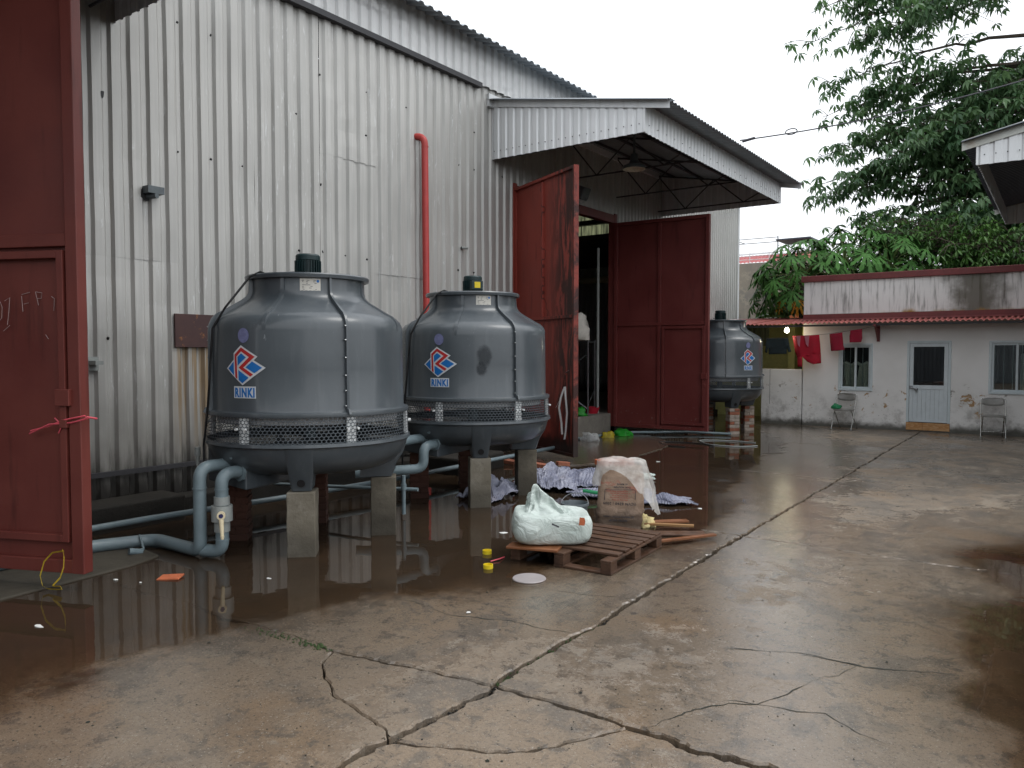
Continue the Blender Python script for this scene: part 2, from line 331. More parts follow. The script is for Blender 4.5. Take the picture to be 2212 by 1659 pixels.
c = t.mix(t.ss(n6, .54, .66, 0, .6), c, (.075, .058, .043)); c = t.mix(t.ss(n6, .30, .42, .5, 0), c, (.32, .26, .19)); c = t.mix(t.ss(n3, .54, .64, 0, .75), c, (.072, .058, .045)); c = t.mix(t.ss(n3, .33, .43, .65, 0), c, (.31, .27, .215))
c = t.mix(t.ss(t.voro(p, 42), .10, .17, .8, 0), c, (.36, .33, .28))
spots = t.math('MULTIPLY', t.ss(t.math('ADD', t.voro(p, 3.1), t.math('MULTIPLY', n5, .12)), .10, .17, 1, 0), t.ss(t.noise(p, 2.2, 3), .48, .58)); c = t.mix(t.math('MULTIPLY', spots, .8), c, (.04, .038, .04))
c = t.mix(t.math('MULTIPLY', rnd, .22), c, (.10, .09, .08))
wet = t.ss(d, -.1, .36, 1, 0); damp = t.ss(d, .0, 1.7, 1, 0)
alg = t.math('MULTIPLY', t.ss(dr, -.6, .1, 1, 0), t.ss(t.noise(p, 2.2, 5), .42, .6)); c = t.mix(t.math('MULTIPLY', alg, .6), c, (.075, .075, .03))
c = t.mix(t.math('MULTIPLY', wet, .75), c, t.mix(1, c, (.44, .36, .29), 'MULTIPLY')); c = t.mix(t.math('MULTIPLY', damp, .35), c, t.mix(1, c, (.55, .5, .45), 'MULTIPLY'))
far = t.ss(y, 8, 15); c = t.mix(t.math('MULTIPLY', far, t.ss(n2, .38, .55, .05, .45)), c, (.075, .066, .055))
fs_ = t.math('ADD', t.math('ADD', t.noise(p, .75, 5, .6), t.math('MULTIPLY', t.math('SUBTRACT', n5, .5), .75)), t.math('ADD', t.math('MULTIPLY', t.math('SUBTRACT', n3, .5), .22), t.ss(d, .15, 2.2, .36, 0)))
jw = t.math('MULTIPLY', t.ss(t.math('ABSOLUTE', t.math('SUBTRACT', y, t.math('ADD', 7.35, t.math('MULTIPLY', x, .03)))), .1, .6, 1, 0), .16)
film = t.ss(t.math('ADD', fs_, jw), .46, .68)
c = t.mix(t.math('MULTIPLY', film, .22), c, t.mix(1, c, (.45, .41, .38), 'MULTIPLY'))
ro = t.math('SUBTRACT', .58, t.math('MULTIPLY', film, .45)); ro = t.math('SUBTRACT', ro, t.math('MULTIPLY', wet, .14)); ro = t.math('MAXIMUM', ro, .11)
hgt = t.math('ADD', t.math('ADD', t.math('MULTIPLY', n6, .25), t.math('MULTIPLY', n3, .5)), t.math('ADD', t.math('MULTIPLY', n5, 1.3), t.math('MULTIPLY', n4, .9)))
bst = t.math('SUBTRACT', .85, t.math('MAXIMUM', t.math('MULTIPLY', wet, .70), t.math('MULTIPLY', film, .72)))
t.put(t.b.inputs['Normal'], t.n('Bump', ins={'Height': hgt, 'Strength': bst, 'Distance': .012})); M['yard'] = t.set(c, ro, 0, t.ss(film, 0, 1, .5, .75))
t = NT('puddle_water'); p = t.pos(); x_ = t.sep(p)[0]; dl, dr = shore(t, p); d = t.math('MINIMUM', dl, dr)
rip = t.n('Bump', ins={'Height': t.noise(p, 5, 2), 'Strength': .035, 'Distance': .02})
deep = t.ss(d, -.7, .0, 1, 0)
tp0 = t.n('BsdfTransparent', ins={'Color': t.mix(deep, (.90, .86, .81), (.55, .48, .40))})
mud = t.n('BsdfDiffuse', ins={'Color': t.mix(t.ss(t.noise(p, 1.2, 4), .35, .65), (.115, .078, .050), (.085, .064, .046))})
tp = t.n('MixShader', ins={0: t.math('MULTIPLY', deep, t.ss(x_, -2, -1, .26, .08)), 1: tp0, 2: mud})
gl = t.n('BsdfGlossy', ins={'Color': (1, 1, 1), 'Roughness': .012, 'Normal': rip})
w = t.n('MixShader', ins={0: t.n('Fresnel', ins={'IOR': 1.33, 'Normal': rip}), 1: tp, 2: gl})
dry = t.n('BsdfTransparent', ins={'Color': (1, 1, 1)})
t.put(t.out.inputs[0], t.n('MixShader', ins={0: t.ss(d, -.10, .08), 1: w, 2: dry})); M['water'] = t.m

# ------------------------------------------------------------------ mesh helpers
class MB:
    def __init__(s): s.v = []; s.f = []
    def add(s, vs, fs):
        b = len(s.v); s.v += [tuple(k) for k in vs]; s.f += [tuple(i + b for i in q) for q in fs]; return s
    def box(s, x0, x1, y0, y1, z0, z1, mtx=None):
        vs = [Vector((x, y, z)) for z in (z0, z1) for y in (y0, y1) for x in (x0, x1)]
        if mtx: vs = [mtx @ k for k in vs]
        return s.add(vs, [(0, 2, 3, 1), (4, 5, 7, 6), (0, 1, 5, 4), (2, 6, 7, 3), (0, 4, 6, 2), (1, 3, 7, 5)])
    def loft(s, rings, cap=True, closed=True):
        n = len(rings[0]); b = len(s.v); s.v += [tuple(k) for r in rings for k in r]
        for i in range(len(rings) - 1):
            for j in range(n if closed else n - 1):
                k = (j + 1) % n; s.f.append((b + i * n + j, b + i * n + k, b + (i + 1) * n + k, b + (i + 1) * n + j))
        if cap and closed: s.f.append(tuple(b + j for j in range(n - 1, -1, -1))); s.f.append(tuple(b + (len(rings) - 1) * n + j for j in range(n)))
        return s
    def tube(s, pts, r, seg=8, cap=True):
        pts = [Vector(k) for k in pts]; rr = r if isinstance(r, (list, tuple)) else [r] * len(pts)
        up = None; rings = []
        for i, q in enumerate(pts):
            d = (pts[min(i + 1, len(pts) - 1)] - pts[max(i - 1, 0)]).normalized()
            if up is None: up = Vector((0, 0, 1)) if abs(d.z) < .9 else Vector((1, 0, 0))
            a = d.cross(up).normalized(); up = a.cross(d).normalized()
            rings.append([q + (a * math.cos(2 * math.pi * j / seg) + up * math.sin(2 * math.pi * j / seg)) * rr[i] for j in range(seg)])
        return s.loft(rings, cap)
    def bent(s, pts, r, seg=12, rad=.1, n=5):
        """a tube with rounded elbows"""
        P = [Vector(k) for k in pts]; out = [P[0]]
        for i in range(1, len(P) - 1):
            a = (P[i - 1] - P[i]); b = (P[i + 1] - P[i]); ra = min(rad, a.length * .49, b.length * .49); A = P[i] + a.normalized() * ra; B = P[i] + b.normalized() * ra
            out += [A.lerp(P[i], k / n).lerp(P[i].lerp(B, k / n), k / n) for k in range(n + 1)]
        return s.tube(out + [P[-1]], r, seg)
    def lathe(s, prof, seg=32, c=(0, 0), a0=0, a1=2 * math.pi):
        full = abs(a1 - a0 - 2 * math.pi) < 1e-6; m = seg if full else seg + 1
        rings = [[(c[0] + r * math.cos(a0 + (a1 - a0) * j / seg), c[1] + r * math.sin(a0 + (a1 - a0) * j / seg), z) for j in range(m)] for r, z in prof]
        return s.loft(rings, False, full)
    def prism(s, poly, z0, z1):
        """poly: ccw outline in XY"""
        n = len(poly); tri = tessellate_polygon([[Vector((x, y, 0)) for x, y in poly]])
        vs = [(x, y, z0) for x, y in poly] + [(x, y, z1) for x, y in poly]
        fs = [tuple(k + n for k in q) for q in tri] + [tuple(reversed(q)) for q in tri] + [(i, (i + 1) % n, n + (i + 1) % n, n + i) for i in range(n)]
        return s.add(vs, fs)
    def build(s, name, mat, parent=None, smooth=None, bevel=0, tone=None, **props):
        me = bpy.data.meshes.new(name); me.from_pydata(s.v, [], s.f); me.update()
        if isinstance(mat, str): mat = M[mat]
        me.materials.append(mat)
        bm = bmesh.new(); bm.from_mesh(me); bmesh.ops.recalc_face_normals(bm, faces=bm.faces) if tone is None and smooth != 'raw' else None; bm.to_mesh(me); bm.free()
        if smooth: me.shade_smooth(); me.set_sharp_from_angle(angle=R(smooth if isinstance(smooth, (int, float)) and smooth > 1 else 40))
        if tone is not None:
            at = me.attributes.new('tone', 'FLOAT', 'FACE'); at.data.foreach_set('value', tone)
        o = bpy.data.objects.new(name, me); COL.objects.link(o)
        if parent: o.parent = parent
        if bevel:
            b = o.modifiers.new('bevel', 'BEVEL'); b.width = bevel; b.segments = 2; b.limit_method = 'ANGLE'
        for k, v in props.items(): o[k] = v
        return o
def empty(name, loc=(0, 0, 0), rz=0, label=None, cat=None, group=None):
    o = bpy.data.objects.new(name, None); COL.objects.link(o); o.location = loc; o.rotation_euler = (0, 0, rz)
    if label: o['label'] = label
    if cat: o['category'] = cat
    if group: o['group'] = group
    return o
def tag(o, label, cat, group=None):
    o['label'] = label; o['category'] = cat
    if group: o['group'] = group
    return o
def dup(o, parent=None, loc=None, rz=None):
    c = o.copy(); COL.objects.link(c); c.parent = parent
    if loc is not None: c.location = loc
    if rz is not None: c.rotation_euler = (c.rotation_euler[0], c.rotation_euler[1], rz)
    return c
def jit(v, a, sc=3.): return noise.noise_vector(Vector(v) * sc) * a
def corr(n, pitch, depth, crest=.45, slope=.15):
    """trapezoid sheet profile: list of (s, d)"""
    pr = []; va = 1 - crest - 2 * slope
    for i in range(n):
        b = i * pitch; pr += [(b, 0), (b + va * pitch, 0), (b + (va + slope) * pitch, depth), (b + (va + slope + crest) * pitch, depth)]
    return pr + [(n * pitch, 0)]
def sheet(org, along, up, out, prof, l0, l1, nz=2, dent=0., seed=0):
    """a corrugated sheet; l0/l1 are lengths or functions of s"""
    m = MB(); org, along, up, out = Vector(org), Vector(along).normalized(), Vector(up), Vector(out); rings = []
    for k in range(nz + 1):
        row = []
        for s_, d in prof:
            a = l0(s_) if callable(l0) else l0; b = l1(s_) if callable(l1) else l1
            q = org + along * s_ + up * (a + (b - a) * k / nz) + out * d
            if dent: q = q + out * noise.noise(Vector((s_ * 2.5 + seed * 3.1, k * 1.3, seed))) * dent
            row.append(q)
        rings.append(row)
    return m.loft(rings, False, False)
def text_mesh(body, size, offset=0., extrude=0.):
    cu = bpy.data.curves.new('tmp', 'FONT'); cu.body = body; cu.size = size; cu.offset = offset; cu.align_x = 'CENTER'; cu.resolution_u = 3; cu.extrude = extrude; cu.space_character = 1.16
    ob = bpy.data.objects.new('tmp', cu); COL.objects.link(ob); dg = bpy.context.evaluated_depsgraph_get()
    me = ob.evaluated_get(dg).to_mesh(); vs = [tuple(v.co) for v in me.vertices]; fs = [tuple(q.vertices) for q in me.polygons]
    bpy.data.objects.remove(ob); bpy.data.curves.remove(cu); return vs, fs
def poly2d(outline, cuts=0):
    tri = tessellate_polygon([[Vector((x, y, 0)) for x, y in outline]])
    bm = bmesh.new(); vv = [bm.verts.new((x, y, 0)) for x, y in outline]
    for q in tri:
        try: bm.faces.new([vv[k] for k in q])
        except ValueError: pass
    if cuts: bmesh.ops.subdivide_edges(bm, edges=bm.edges, cuts=cuts, use_grid_fill=True)
    bm.verts.index_update(); r = [tuple(v.co) for v in bm.verts], [tuple(v.index for v in f.verts) for f in bm.faces]; bm.free(); return r

# ------------------------------------------------------------------ ground
g = MB(); g.add([(-400, -300, -.075), (400, -300, -.075), (400, 600, -.075), (-400, 600, -.075)], [(0, 1, 2, 3)])
ground = g.build('ground', 'soil', kind='structure')
def jag(a, b, amp, step=.028):
    """ragged line from a to b, the same from both sides"""
    flip = a > b
    if flip: a, b = b, a
    A, B = Vector(a + (0,)), Vector(b + (0,)); L = (B - A).length; n = max(1, int(L / step)); nrm = Vector((-(B - A).y, (B - A).x, 0)).normalized(); out = []
    for i in range(n + 1):
        q = A.lerp(B, i / n); w = min(1, min(i, n - i) / 3) if n > 3 else 0
        q = q + nrm * w * amp * (noise.noise(q * 1.9) * 1.1 + noise.noise(q * 7.3) * .65 + noise.noise(q * 21) * .42)
        out.append((q.x, q.y))
    return out[::-1] if flip else out
def slab(nodes, widths, amps, dz=0.):
    """nodes ccw; widths/amps per edge i -> i+1"""
    pts = []; ws = []
    for i, a in enumerate(nodes):
        b = nodes[(i + 1) % len(nodes)]; ln = jag(a, b, amps[i])
        for q in ln[:-1]: pts.append(q); ws.append(widths[i])
    n = len(pts); top = []; mid = []; low = []
    for i in range(n):
        p0, p1, p2 = Vector(pts[i - 1]), Vector(pts[i]), Vector(pts[(i + 1) % n])
        def nr(u, v): e = v - u; return Vector((-e.y, e.x)).normalized()
        n0, n1 = nr(p0, p1), nr(p1, p2); w0, w1 = ws[i - 1] / 2, ws[i] / 2
        cr = n0.x * n1.y - n0.y * n1.x
        if abs(cr) < .5: off = (n0 + n1).normalized() * (w0 + w1) / 2
        else: off = Vector(((w0 * n1.y - w1 * n0.y) / cr, (w1 * n0.x - w0 * n1.x) / cr))
        k = noise.noise(Vector((p1.x * 11, p1.y * 11, 3))) * .75 + noise.noise(Vector((p1.x * 31, p1.y * 31, 5))) * .45 + .95
        q = p1 + off * k; e = p1 + off * (k - .0) + (off.normalized() if off.length > 1e-6 else n0) * max(.003, .008 + .014 * noise.noise(Vector((p1.x * 13, p1.y * 13, 8))))
        low.append((q.x, q.y, -.074)); mid.append((q.x, q.y, -.010 + dz)); top.append((e.x, e.y, dz))
    m = MB(); m.loft([low, mid, top], False)
    tri = tessellate_polygon([[Vector((x, y, 0)) for x, y, z in top]]); b = len(m.v) - n
    m.f += [tuple(b + k for k in q) for q in tri]
    return m.build('slab', 'yard', ground)
JX = -2.44; A = (-2.43, 2.43); B = (-2.39, 3.17); C = (-1.6, 3.18); Lx = -4.6
LJ = (-3.44, 2.99); LE = (-6.6, 2.9)
W1, W2, W3 = .050, .036, .016
# near slabs, cut by the two curved cracks
ca = [(-2.30, 2.475), (-1.94, 2.66), (-1.74, 2.93)]; cl_ = [(-3.36, 2.84), (-3.0, 2.60), (-2.73, 2.54)]
slab([A] + ca + [C, B], [.022] * 4 + [W2, W1], [.02] * 4 + [.02, .025])
slab([C] + ca[::-1] + [A, (JX, -.9), (1.7, -.9), (1.7, 3.22)], [.022] * 4 + [W1, W2, W2, .05], [.02] * 4 + [.03, .02, .02, .03])
slab([A] + cl_[::-1] + [LJ, LE, (-8.3, 2.9), (-8.3, -.9), (JX, -.9)], [.008] * 4 + [.012, .012, 0, W2, W1], [.03] * 4 + [.05, .03, 0, .02, .03])
slab([A, B, LJ] + cl_, [W1, .026, .008, .008, .008, .008], [.03, .03, .03, .03, .03, .03])
slab([LE, LJ, B, (JX - .01, 7.15), (-8.3, 7.15), (-8.3, 2.9)], [.012, .026, W1, .012, 0, 0], [.03, .03, .025, .03, 0, 0])
slab([B, C, (1.7, 3.22), (1.7, 7.2), (JX - .01, 7.15)], [W2, .052, .03, .014, W1 * .7], [.02, .03, .02, .05, .025])
ys = [7.15, 11.15, 15.1, 23]
for i in range(3):
    y0, y1 = ys[i], ys[i + 1]; j0, j1 = JX - .01 - .03 * i, JX - .04 - .03 * i
    slab([(-8.3, y0), (j0, y0), (j1, y1), (-8.3, y1)], [.016, .03, .016, 0], [.04, .02, .03, 0])
    slab([(j0, y0), (1.7, y0 + .05), (1.7, y1 + .05), (j1, y1)], [.014, .03, .014, .03], [.05, .02, .04, .02])
for i, (y0, y1) in enumerate([(-12, -.9), (-.9, 3.22), (3.22, 7.2), (7.2, 11.2), (11.2, 15.15), (15.15, 23)]):
    if i: slab([(1.7, y0), (9, y0), (9, y1), (1.7, y1)], [.03] * 4, [.02] * 4)
    else: slab([(-8.3, y0), (9, y0), (9, y1), (-8.3, y1)], [.03] * 4, [.02] * 4)
def crack(pts, w=.0042, z=.0015):
    ln = []
    for a, b in zip(pts[:-1], pts[1:]): ln += jag(a, b, .035, .03)[:-1]
    ln.append(pts[-1]); m = MB(); L = []; Rr = []
    for i, q in enumerate(ln):
        d = Vector(ln[min(i + 1, len(ln) - 1)]) - Vector(ln[max(i - 1, 0)]); nn = Vector((-d.y, d.x)).normalized()
        ww = w * (.25 + abs(noise.noise(Vector((q[0] * 6, q[1] * 6, 1)))) * 2.2) * min(1, .15 + min(i, len(ln) - 1 - i) / 6)
        L.append((q[0] + nn.x * ww, q[1] + nn.y * ww, z)); Rr.append((q[0] - nn.x * ww, q[1] - nn.y * ww, z))
    return m.loft([L, Rr], False, False).build('crack', 'soil', ground)
for k in ([(-2.42, 4.05), (-2.9, 4.0), (-3.3, 3.85), (-3.75, 3.9)], [(-1.55, 3.2), (-1.38, 3.6), (-1.2, 3.75), (-1.05, 4.2)], [(-1.62, 4.35), (-1.2, 4.55), (-.85, 4.55), (-.4, 4.75)],
          [(-.9, 4.55), (-.95, 4.35), (-1.05, 4.2)], [(-2.42, 4.9), (-2.75, 4.75), (-3.1, 4.7)], [(-1.05, 5.4), (-.75, 5.5), (-.55, 5.35)], [(-2.44, 9.2), (-1.6, 9.35), (-1.2, 9.1)],
          [(-1.36, 2.9), (-1.2, 2.6), (-.9, 2.35)], [(-1.35, 3.7), (-.9, 3.85), (-.6, 3.7)], [(-2.2, 12.2), (-1.5, 12.0), (-1.2, 12.4)], [(-2.9, 5.2), (-2.6, 5.6)]):
    crack(k)
crack([(-1.18, 4.53), (-1.02, 4.55), (-.88, 4.56)], .02)
# moss tufts and stones in the joints: too many to count
rs = random.Random(3); mo = MB(); st = MB()
def blob(m, c, r, fl=.6):
    base = [Vector((0, 0, 1)), Vector((0, 0, -1))] + [Vector((math.cos(a), math.sin(a), 0)) for a in (0, 1.26, 2.5, 3.8, 5.0)]
    vs = [Vector(c) + Vector((v.x, v.y, v.z * fl)) * r * rs.uniform(.6, 1.2) for v in base]
    m.add(vs, [(0, 2 + i, 2 + (i + 1) % 5) for i in range(5)] + [(1, 2 + (i + 1) % 5, 2 + i) for i in range(5)])
for a, b, n, kind in ((A, B, 160, 0), (B, (JX, 7), 420, 0), ((JX, .5), A, 220, 0), (B, C, 80, 0), (C, (1.0, 3.2), 200, 0), (LJ, B, 120, 0)):
    for i in range(n):
        u = rs.random(); x = a[0] + (b[0] - a[0]) * u + rs.gauss(0, .012); y = a[1] + (b[1] - a[1]) * u + rs.gauss(0, .012)
        blob(st, (x, y, -.045 + rs.random() * .02), rs.uniform(.004, .013) * (1.6 if rs.random() < .06 else 1))
for i in range(230):
    u = rs.random()
    if i < 120: x, y = -3.45 - .7 * u + rs.gauss(0, .03), 2.98 - .06 * u + rs.gauss(0, .02); z = .004; r = rs.uniform(.004, .014)
    else: x, y = -2.41 + rs.gauss(0, .012), 3.2 + 1.1 * u; z = -.02; r = rs.uniform(.004, .01)
    if i < 120 and (u > .3 or u < .1): r *= .55
    blob(mo, (x, y, z), r, 1.1)
gr = [MB(), MB()]
for i in range(1500):
    yy = .8 + 9 * rs.random() ** 1.6; xx = rs.uniform(-4.2, .2); k = rs.random() < .35; b_ = rs.uniform(.0025, .0065) * (1.8 if rs.random() < .05 else 1); blob(gr[k], (xx, yy, b_ * .25), b_)
gr[0].build('dark_grit', 'soil', ground, kind='stuff'); gr[1].build('pale_grit', 'pier', ground, kind='stuff')
mo.build('moss_tufts', 'moss', ground, kind='stuff'); st.build('joint_gravel', 'plinth', ground, kind='stuff')
w = MB()
for pts, nm in ((LEFT, -8.0), (RIGHT, 6.0)):
    rows = []
    for yy in [k * .5 for k in range(-4, 38)]:
        for i in range(len(pts) - 1):
            if pts[i][0] <= yy <= pts[i + 1][0]: u = (yy - pts[i][0]) / (pts[i + 1][0] - pts[i][0]); ex = pts[i][1] + u * (pts[i + 1][1] - pts[i][1]); break
        else: continue
        rows.append([(nm, yy, .005), (max(ex + .9, -7.9) if nm < 0 else ex - .7, yy, .005)])
    m = MB().loft(rows, False, False)
    m.build('puddle', 'water', kind='structure')

# ------------------------------------------------------------------ warehouse
WX = -8.0; DY0, DY1, DZ = 11.2, 14.85, 4.62
wh = empty('warehouse', (0, 0, 0), 0, 'big grey corrugated steel warehouse with tall red doors behind the cooling towers', 'warehouse')
def clad(y0, y1, z0, z1, x, pitch, mat, per=5, name='cladding_sheet', dent=.011, depth=.034):
    n = max(1, round((y1 - y0) / pitch)); p = (y1 - y0) / n; i = 0; k = 0
    while i < n:
        m = min(per, n - i); dx = random.uniform(-.004, .004)
        pr_ = corr(m, p, depth, .47, .14); zl = z0 + random.uniform(-.02, .02); zs = random.uniform(2.6, 4.4) if random.random() < .5 and z1 - z0 > 4 else None
        for a_, b_, e_ in (((zl, zs + .06, 0), (zs, z1, .005)) if zs else ((zl, z1, 0),)): sheet((x + dx + e_, y0 + i * p, 0), (0, 1, 0), (0, 0, 1), (1, 0, 0), pr_, a_, b_, 10, dent, y0 + i).build(name, mat, wh)
        i += m; k += 1
clad(1.8, DY0, .12, 6.19, WX, .2, 'siding')
clad(DY1, 22.6, .12, 6.19, WX, .16, 'siding', 6)
clad(DY0, DY1, DZ + .06, 6.19, WX, .2, 'siding')
clad(-6, -2.2, .12, 6.19, WX, .2, 'siding'); clad(-2.2, 1.8, 4.7, 6.19, WX, .2, 'siding')
clad(-6, 22.6, 6.17, 6.92, WX + .05, .2, 'siding_up', 5, 'upper_cladding_sheet')
m = MB(); m.box(WX + .0, WX + .12, -6, 10.13, 6.09, 6.165); m.build('shadow_gap_strip', 'brownrail', wh)  # dark strip standing in for the shadow gap below the upper cladding
m = MB(); m.box(WX + .036, WX + .075, 1.85, 11.1, .47, .52); m.build('base_rail', 'brownrail', wh)
m = MB(); m.box(WX - .3, WX + .10, 1.8, DY0, -.05, .13); m.box(WX - .3, WX + .10, DY1, 22.6, -.05, .13); m.build('plinth', 'plinth', wh)
m = MB(); m.box(WX + .1, WX + .55, 3.4, 4.5, -.05, .26); m.box(WX + .1, WX + .35, 4.5, 8.4, -.05, .2); m.build('footing', 'plinth', wh, bevel=.02)
# roof: eave sheets projecting over the wall
EX, EZ, RX, RZ = -7.58, 6.72, -15.2, 9.0
sl_ = Vector((RX - EX, 0, RZ - EZ)); L_ = sl_.length; up_ = sl_.normalized(); no_ = Vector((up_.z, 0, -up_.x)) * -1
no_ = Vector((-up_.z, 0, up_.x)); no_ = no_ if no_.z > 0 else -no_
for k in range(29):
    sheet((EX, -6 + k, EZ), (0, 1, 0), up_, no_, corr(5, .2, .034, .3, .2), 0, L_, 3, 0, k).build('roof_sheet', 'roofgrey', wh)
m = MB()
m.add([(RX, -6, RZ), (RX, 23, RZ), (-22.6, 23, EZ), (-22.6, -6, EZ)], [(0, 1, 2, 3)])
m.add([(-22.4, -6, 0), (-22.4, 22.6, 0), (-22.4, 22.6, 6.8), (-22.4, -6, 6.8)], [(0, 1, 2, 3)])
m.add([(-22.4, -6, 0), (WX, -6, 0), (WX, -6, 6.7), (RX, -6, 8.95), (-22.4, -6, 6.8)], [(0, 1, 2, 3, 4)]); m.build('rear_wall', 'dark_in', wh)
# gable end with a run of clear sheets
for k in range(9):
    x0 = -8.2 - k * 1.6
    zt = lambda s_, x0=x0: min(6.7 + (WX - (x0 - s_)) * .31, 8.9 - max(0, RX - (x0 - s_)) * .3)
    sheet((x0, 22.6, 0), (-1, 0, 0), (0, 0, 1), (0, 1, 0), corr(8, .2, .03), 0, 4.7, 2, 0, k).build('gable_sheet', 'siding', wh)
    sheet((x0, 22.61, 0), (-1, 0, 0), (0, 0, 1), (0, 1, 0), corr(8, .2, .03), 4.7, zt, 2, 0, k).build('clear_sheet', 'clear', wh)
m = MB(); m.box(WX - .2, WX + .045, 22.55, 22.68, 0, 6.75); m.build('corner_trim', 'flash', wh)
m = MB(); m.box(-22.4, -8.6, 22.3, 22.5, 5.95, 6.1); m.box(-22.4, -8.6, 22.35, 22.45, 5.0, 5.1)
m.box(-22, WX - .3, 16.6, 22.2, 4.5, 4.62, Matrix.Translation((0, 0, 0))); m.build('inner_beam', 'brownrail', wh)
m = MB(); m.box(-22.4, WX - .03, -6, 22.6, -.05, .41); m.build('floor', 'step', wh, bevel=.015)
m = MB(); m.box(WX - .1, WX + .06, DY0 - .1, DY0, .0, DZ + .1); m.build('door_jamb', 'red_left', wh)
m = MB(); m.box(WX - .1, WX + .06, DY1, DY1 + .1, .0, DZ + .1); m.build('door_jamb', 'red_right', wh)
m = MB(); m.box(WX - .1, WX + .05, DY0, DY1, DZ - .1, DZ + .07); m.build('door_lintel', 'red_right', wh)
m = MB(); m.box(WX + .042, WX + .07, 4.70, 5.24, 1.80, 2.17); m.build('steel_plate', 'rustplate', wh, bevel=.004)
# screws and small holes in the sheets
m = MB(); rs = random.Random(11)
for zz in (1.9, 3.05, 3.95, 4.75, 5.35):
    y = 2.0
    while y < 11:
        yy = y + rs.uniform(-.02, .02); a = WX + .0365
        if rs.random() < .36: m.tube([(a - .004, yy, zz + (y - 6) * -.0 + rs.uniform(-.03, .03)), (a + .008, yy, zz)], rs.choice((.008, .010, .014)), 6)
        y += .4
m.build('screws', 'black', wh, kind='stuff')
def torn(y, z, s):
    m = MB(); pts = [(WX + .043, y + s * math.cos(a) * rs.uniform(.4, 1), z + 1.5 * s * math.sin(a) * rs.uniform(.5, 1)) for a in [k * .9 for k in range(7)]]
    m.add(pts, [tuple(range(7))]); m.build('torn_hole', 'black', wh)
torn(3.98, 4.35, .035); torn(9.66, 3.42, .03); torn(4.42, 3.43, .07)
# stub of pipe poking out through a torn sheet
st_ = MB(); st_.tube([(WX - .1, 4.40, 3.40), (WX + .16, 4.47, 3.40)], .028, 12); st_.box(WX + .0, WX + .15, 4.38, 4.56, 3.425, 3.50)
tag(st_.build('pipe_stub', 'lamp_out', smooth=40), 'short dark pipe stub poking out of a torn hole high on the left cladding', 'pipe')
st_ = MB(); st_.tube([(WX - .05, 9.68, 3.44), (WX + .13, 9.72, 3.42)], .022, 10); tag(st_.build('pipe_stub', 'pvc2', smooth=40), 'small pale pipe stub on the cladding right of the red pipe', 'pipe')
st_ = MB(); st_.box(WX + .03, WX + .19, 3.78, 3.86, 1.62, 1.66); st_.box(WX + .03, WX + .05, 3.76, 3.88, 1.56, 1.7); tag(st_.build('wall_bracket', 'pvc2'), 'small pale bracket on the cladding beside the nearest red door', 'bracket')
# red riser
m = MB(); m.bent([(WX - .15, 8.62, 4.98), (WX + .13, 8.70, 4.98), (WX + .13, 8.74, .25)], .052, 14, .13)
rp = m.build('red_pipe', 'redpipe', smooth=50); tag(rp, 'red painted vertical pipe bending into the cladding behind the middle tower', 'pipe')
m = MB(); m.tube([(WX + .13, 8.705, 4.83), (WX + .13, 8.705, 4.815)], .056, 14); m.build('joint_ring', 'redpipe', rp)

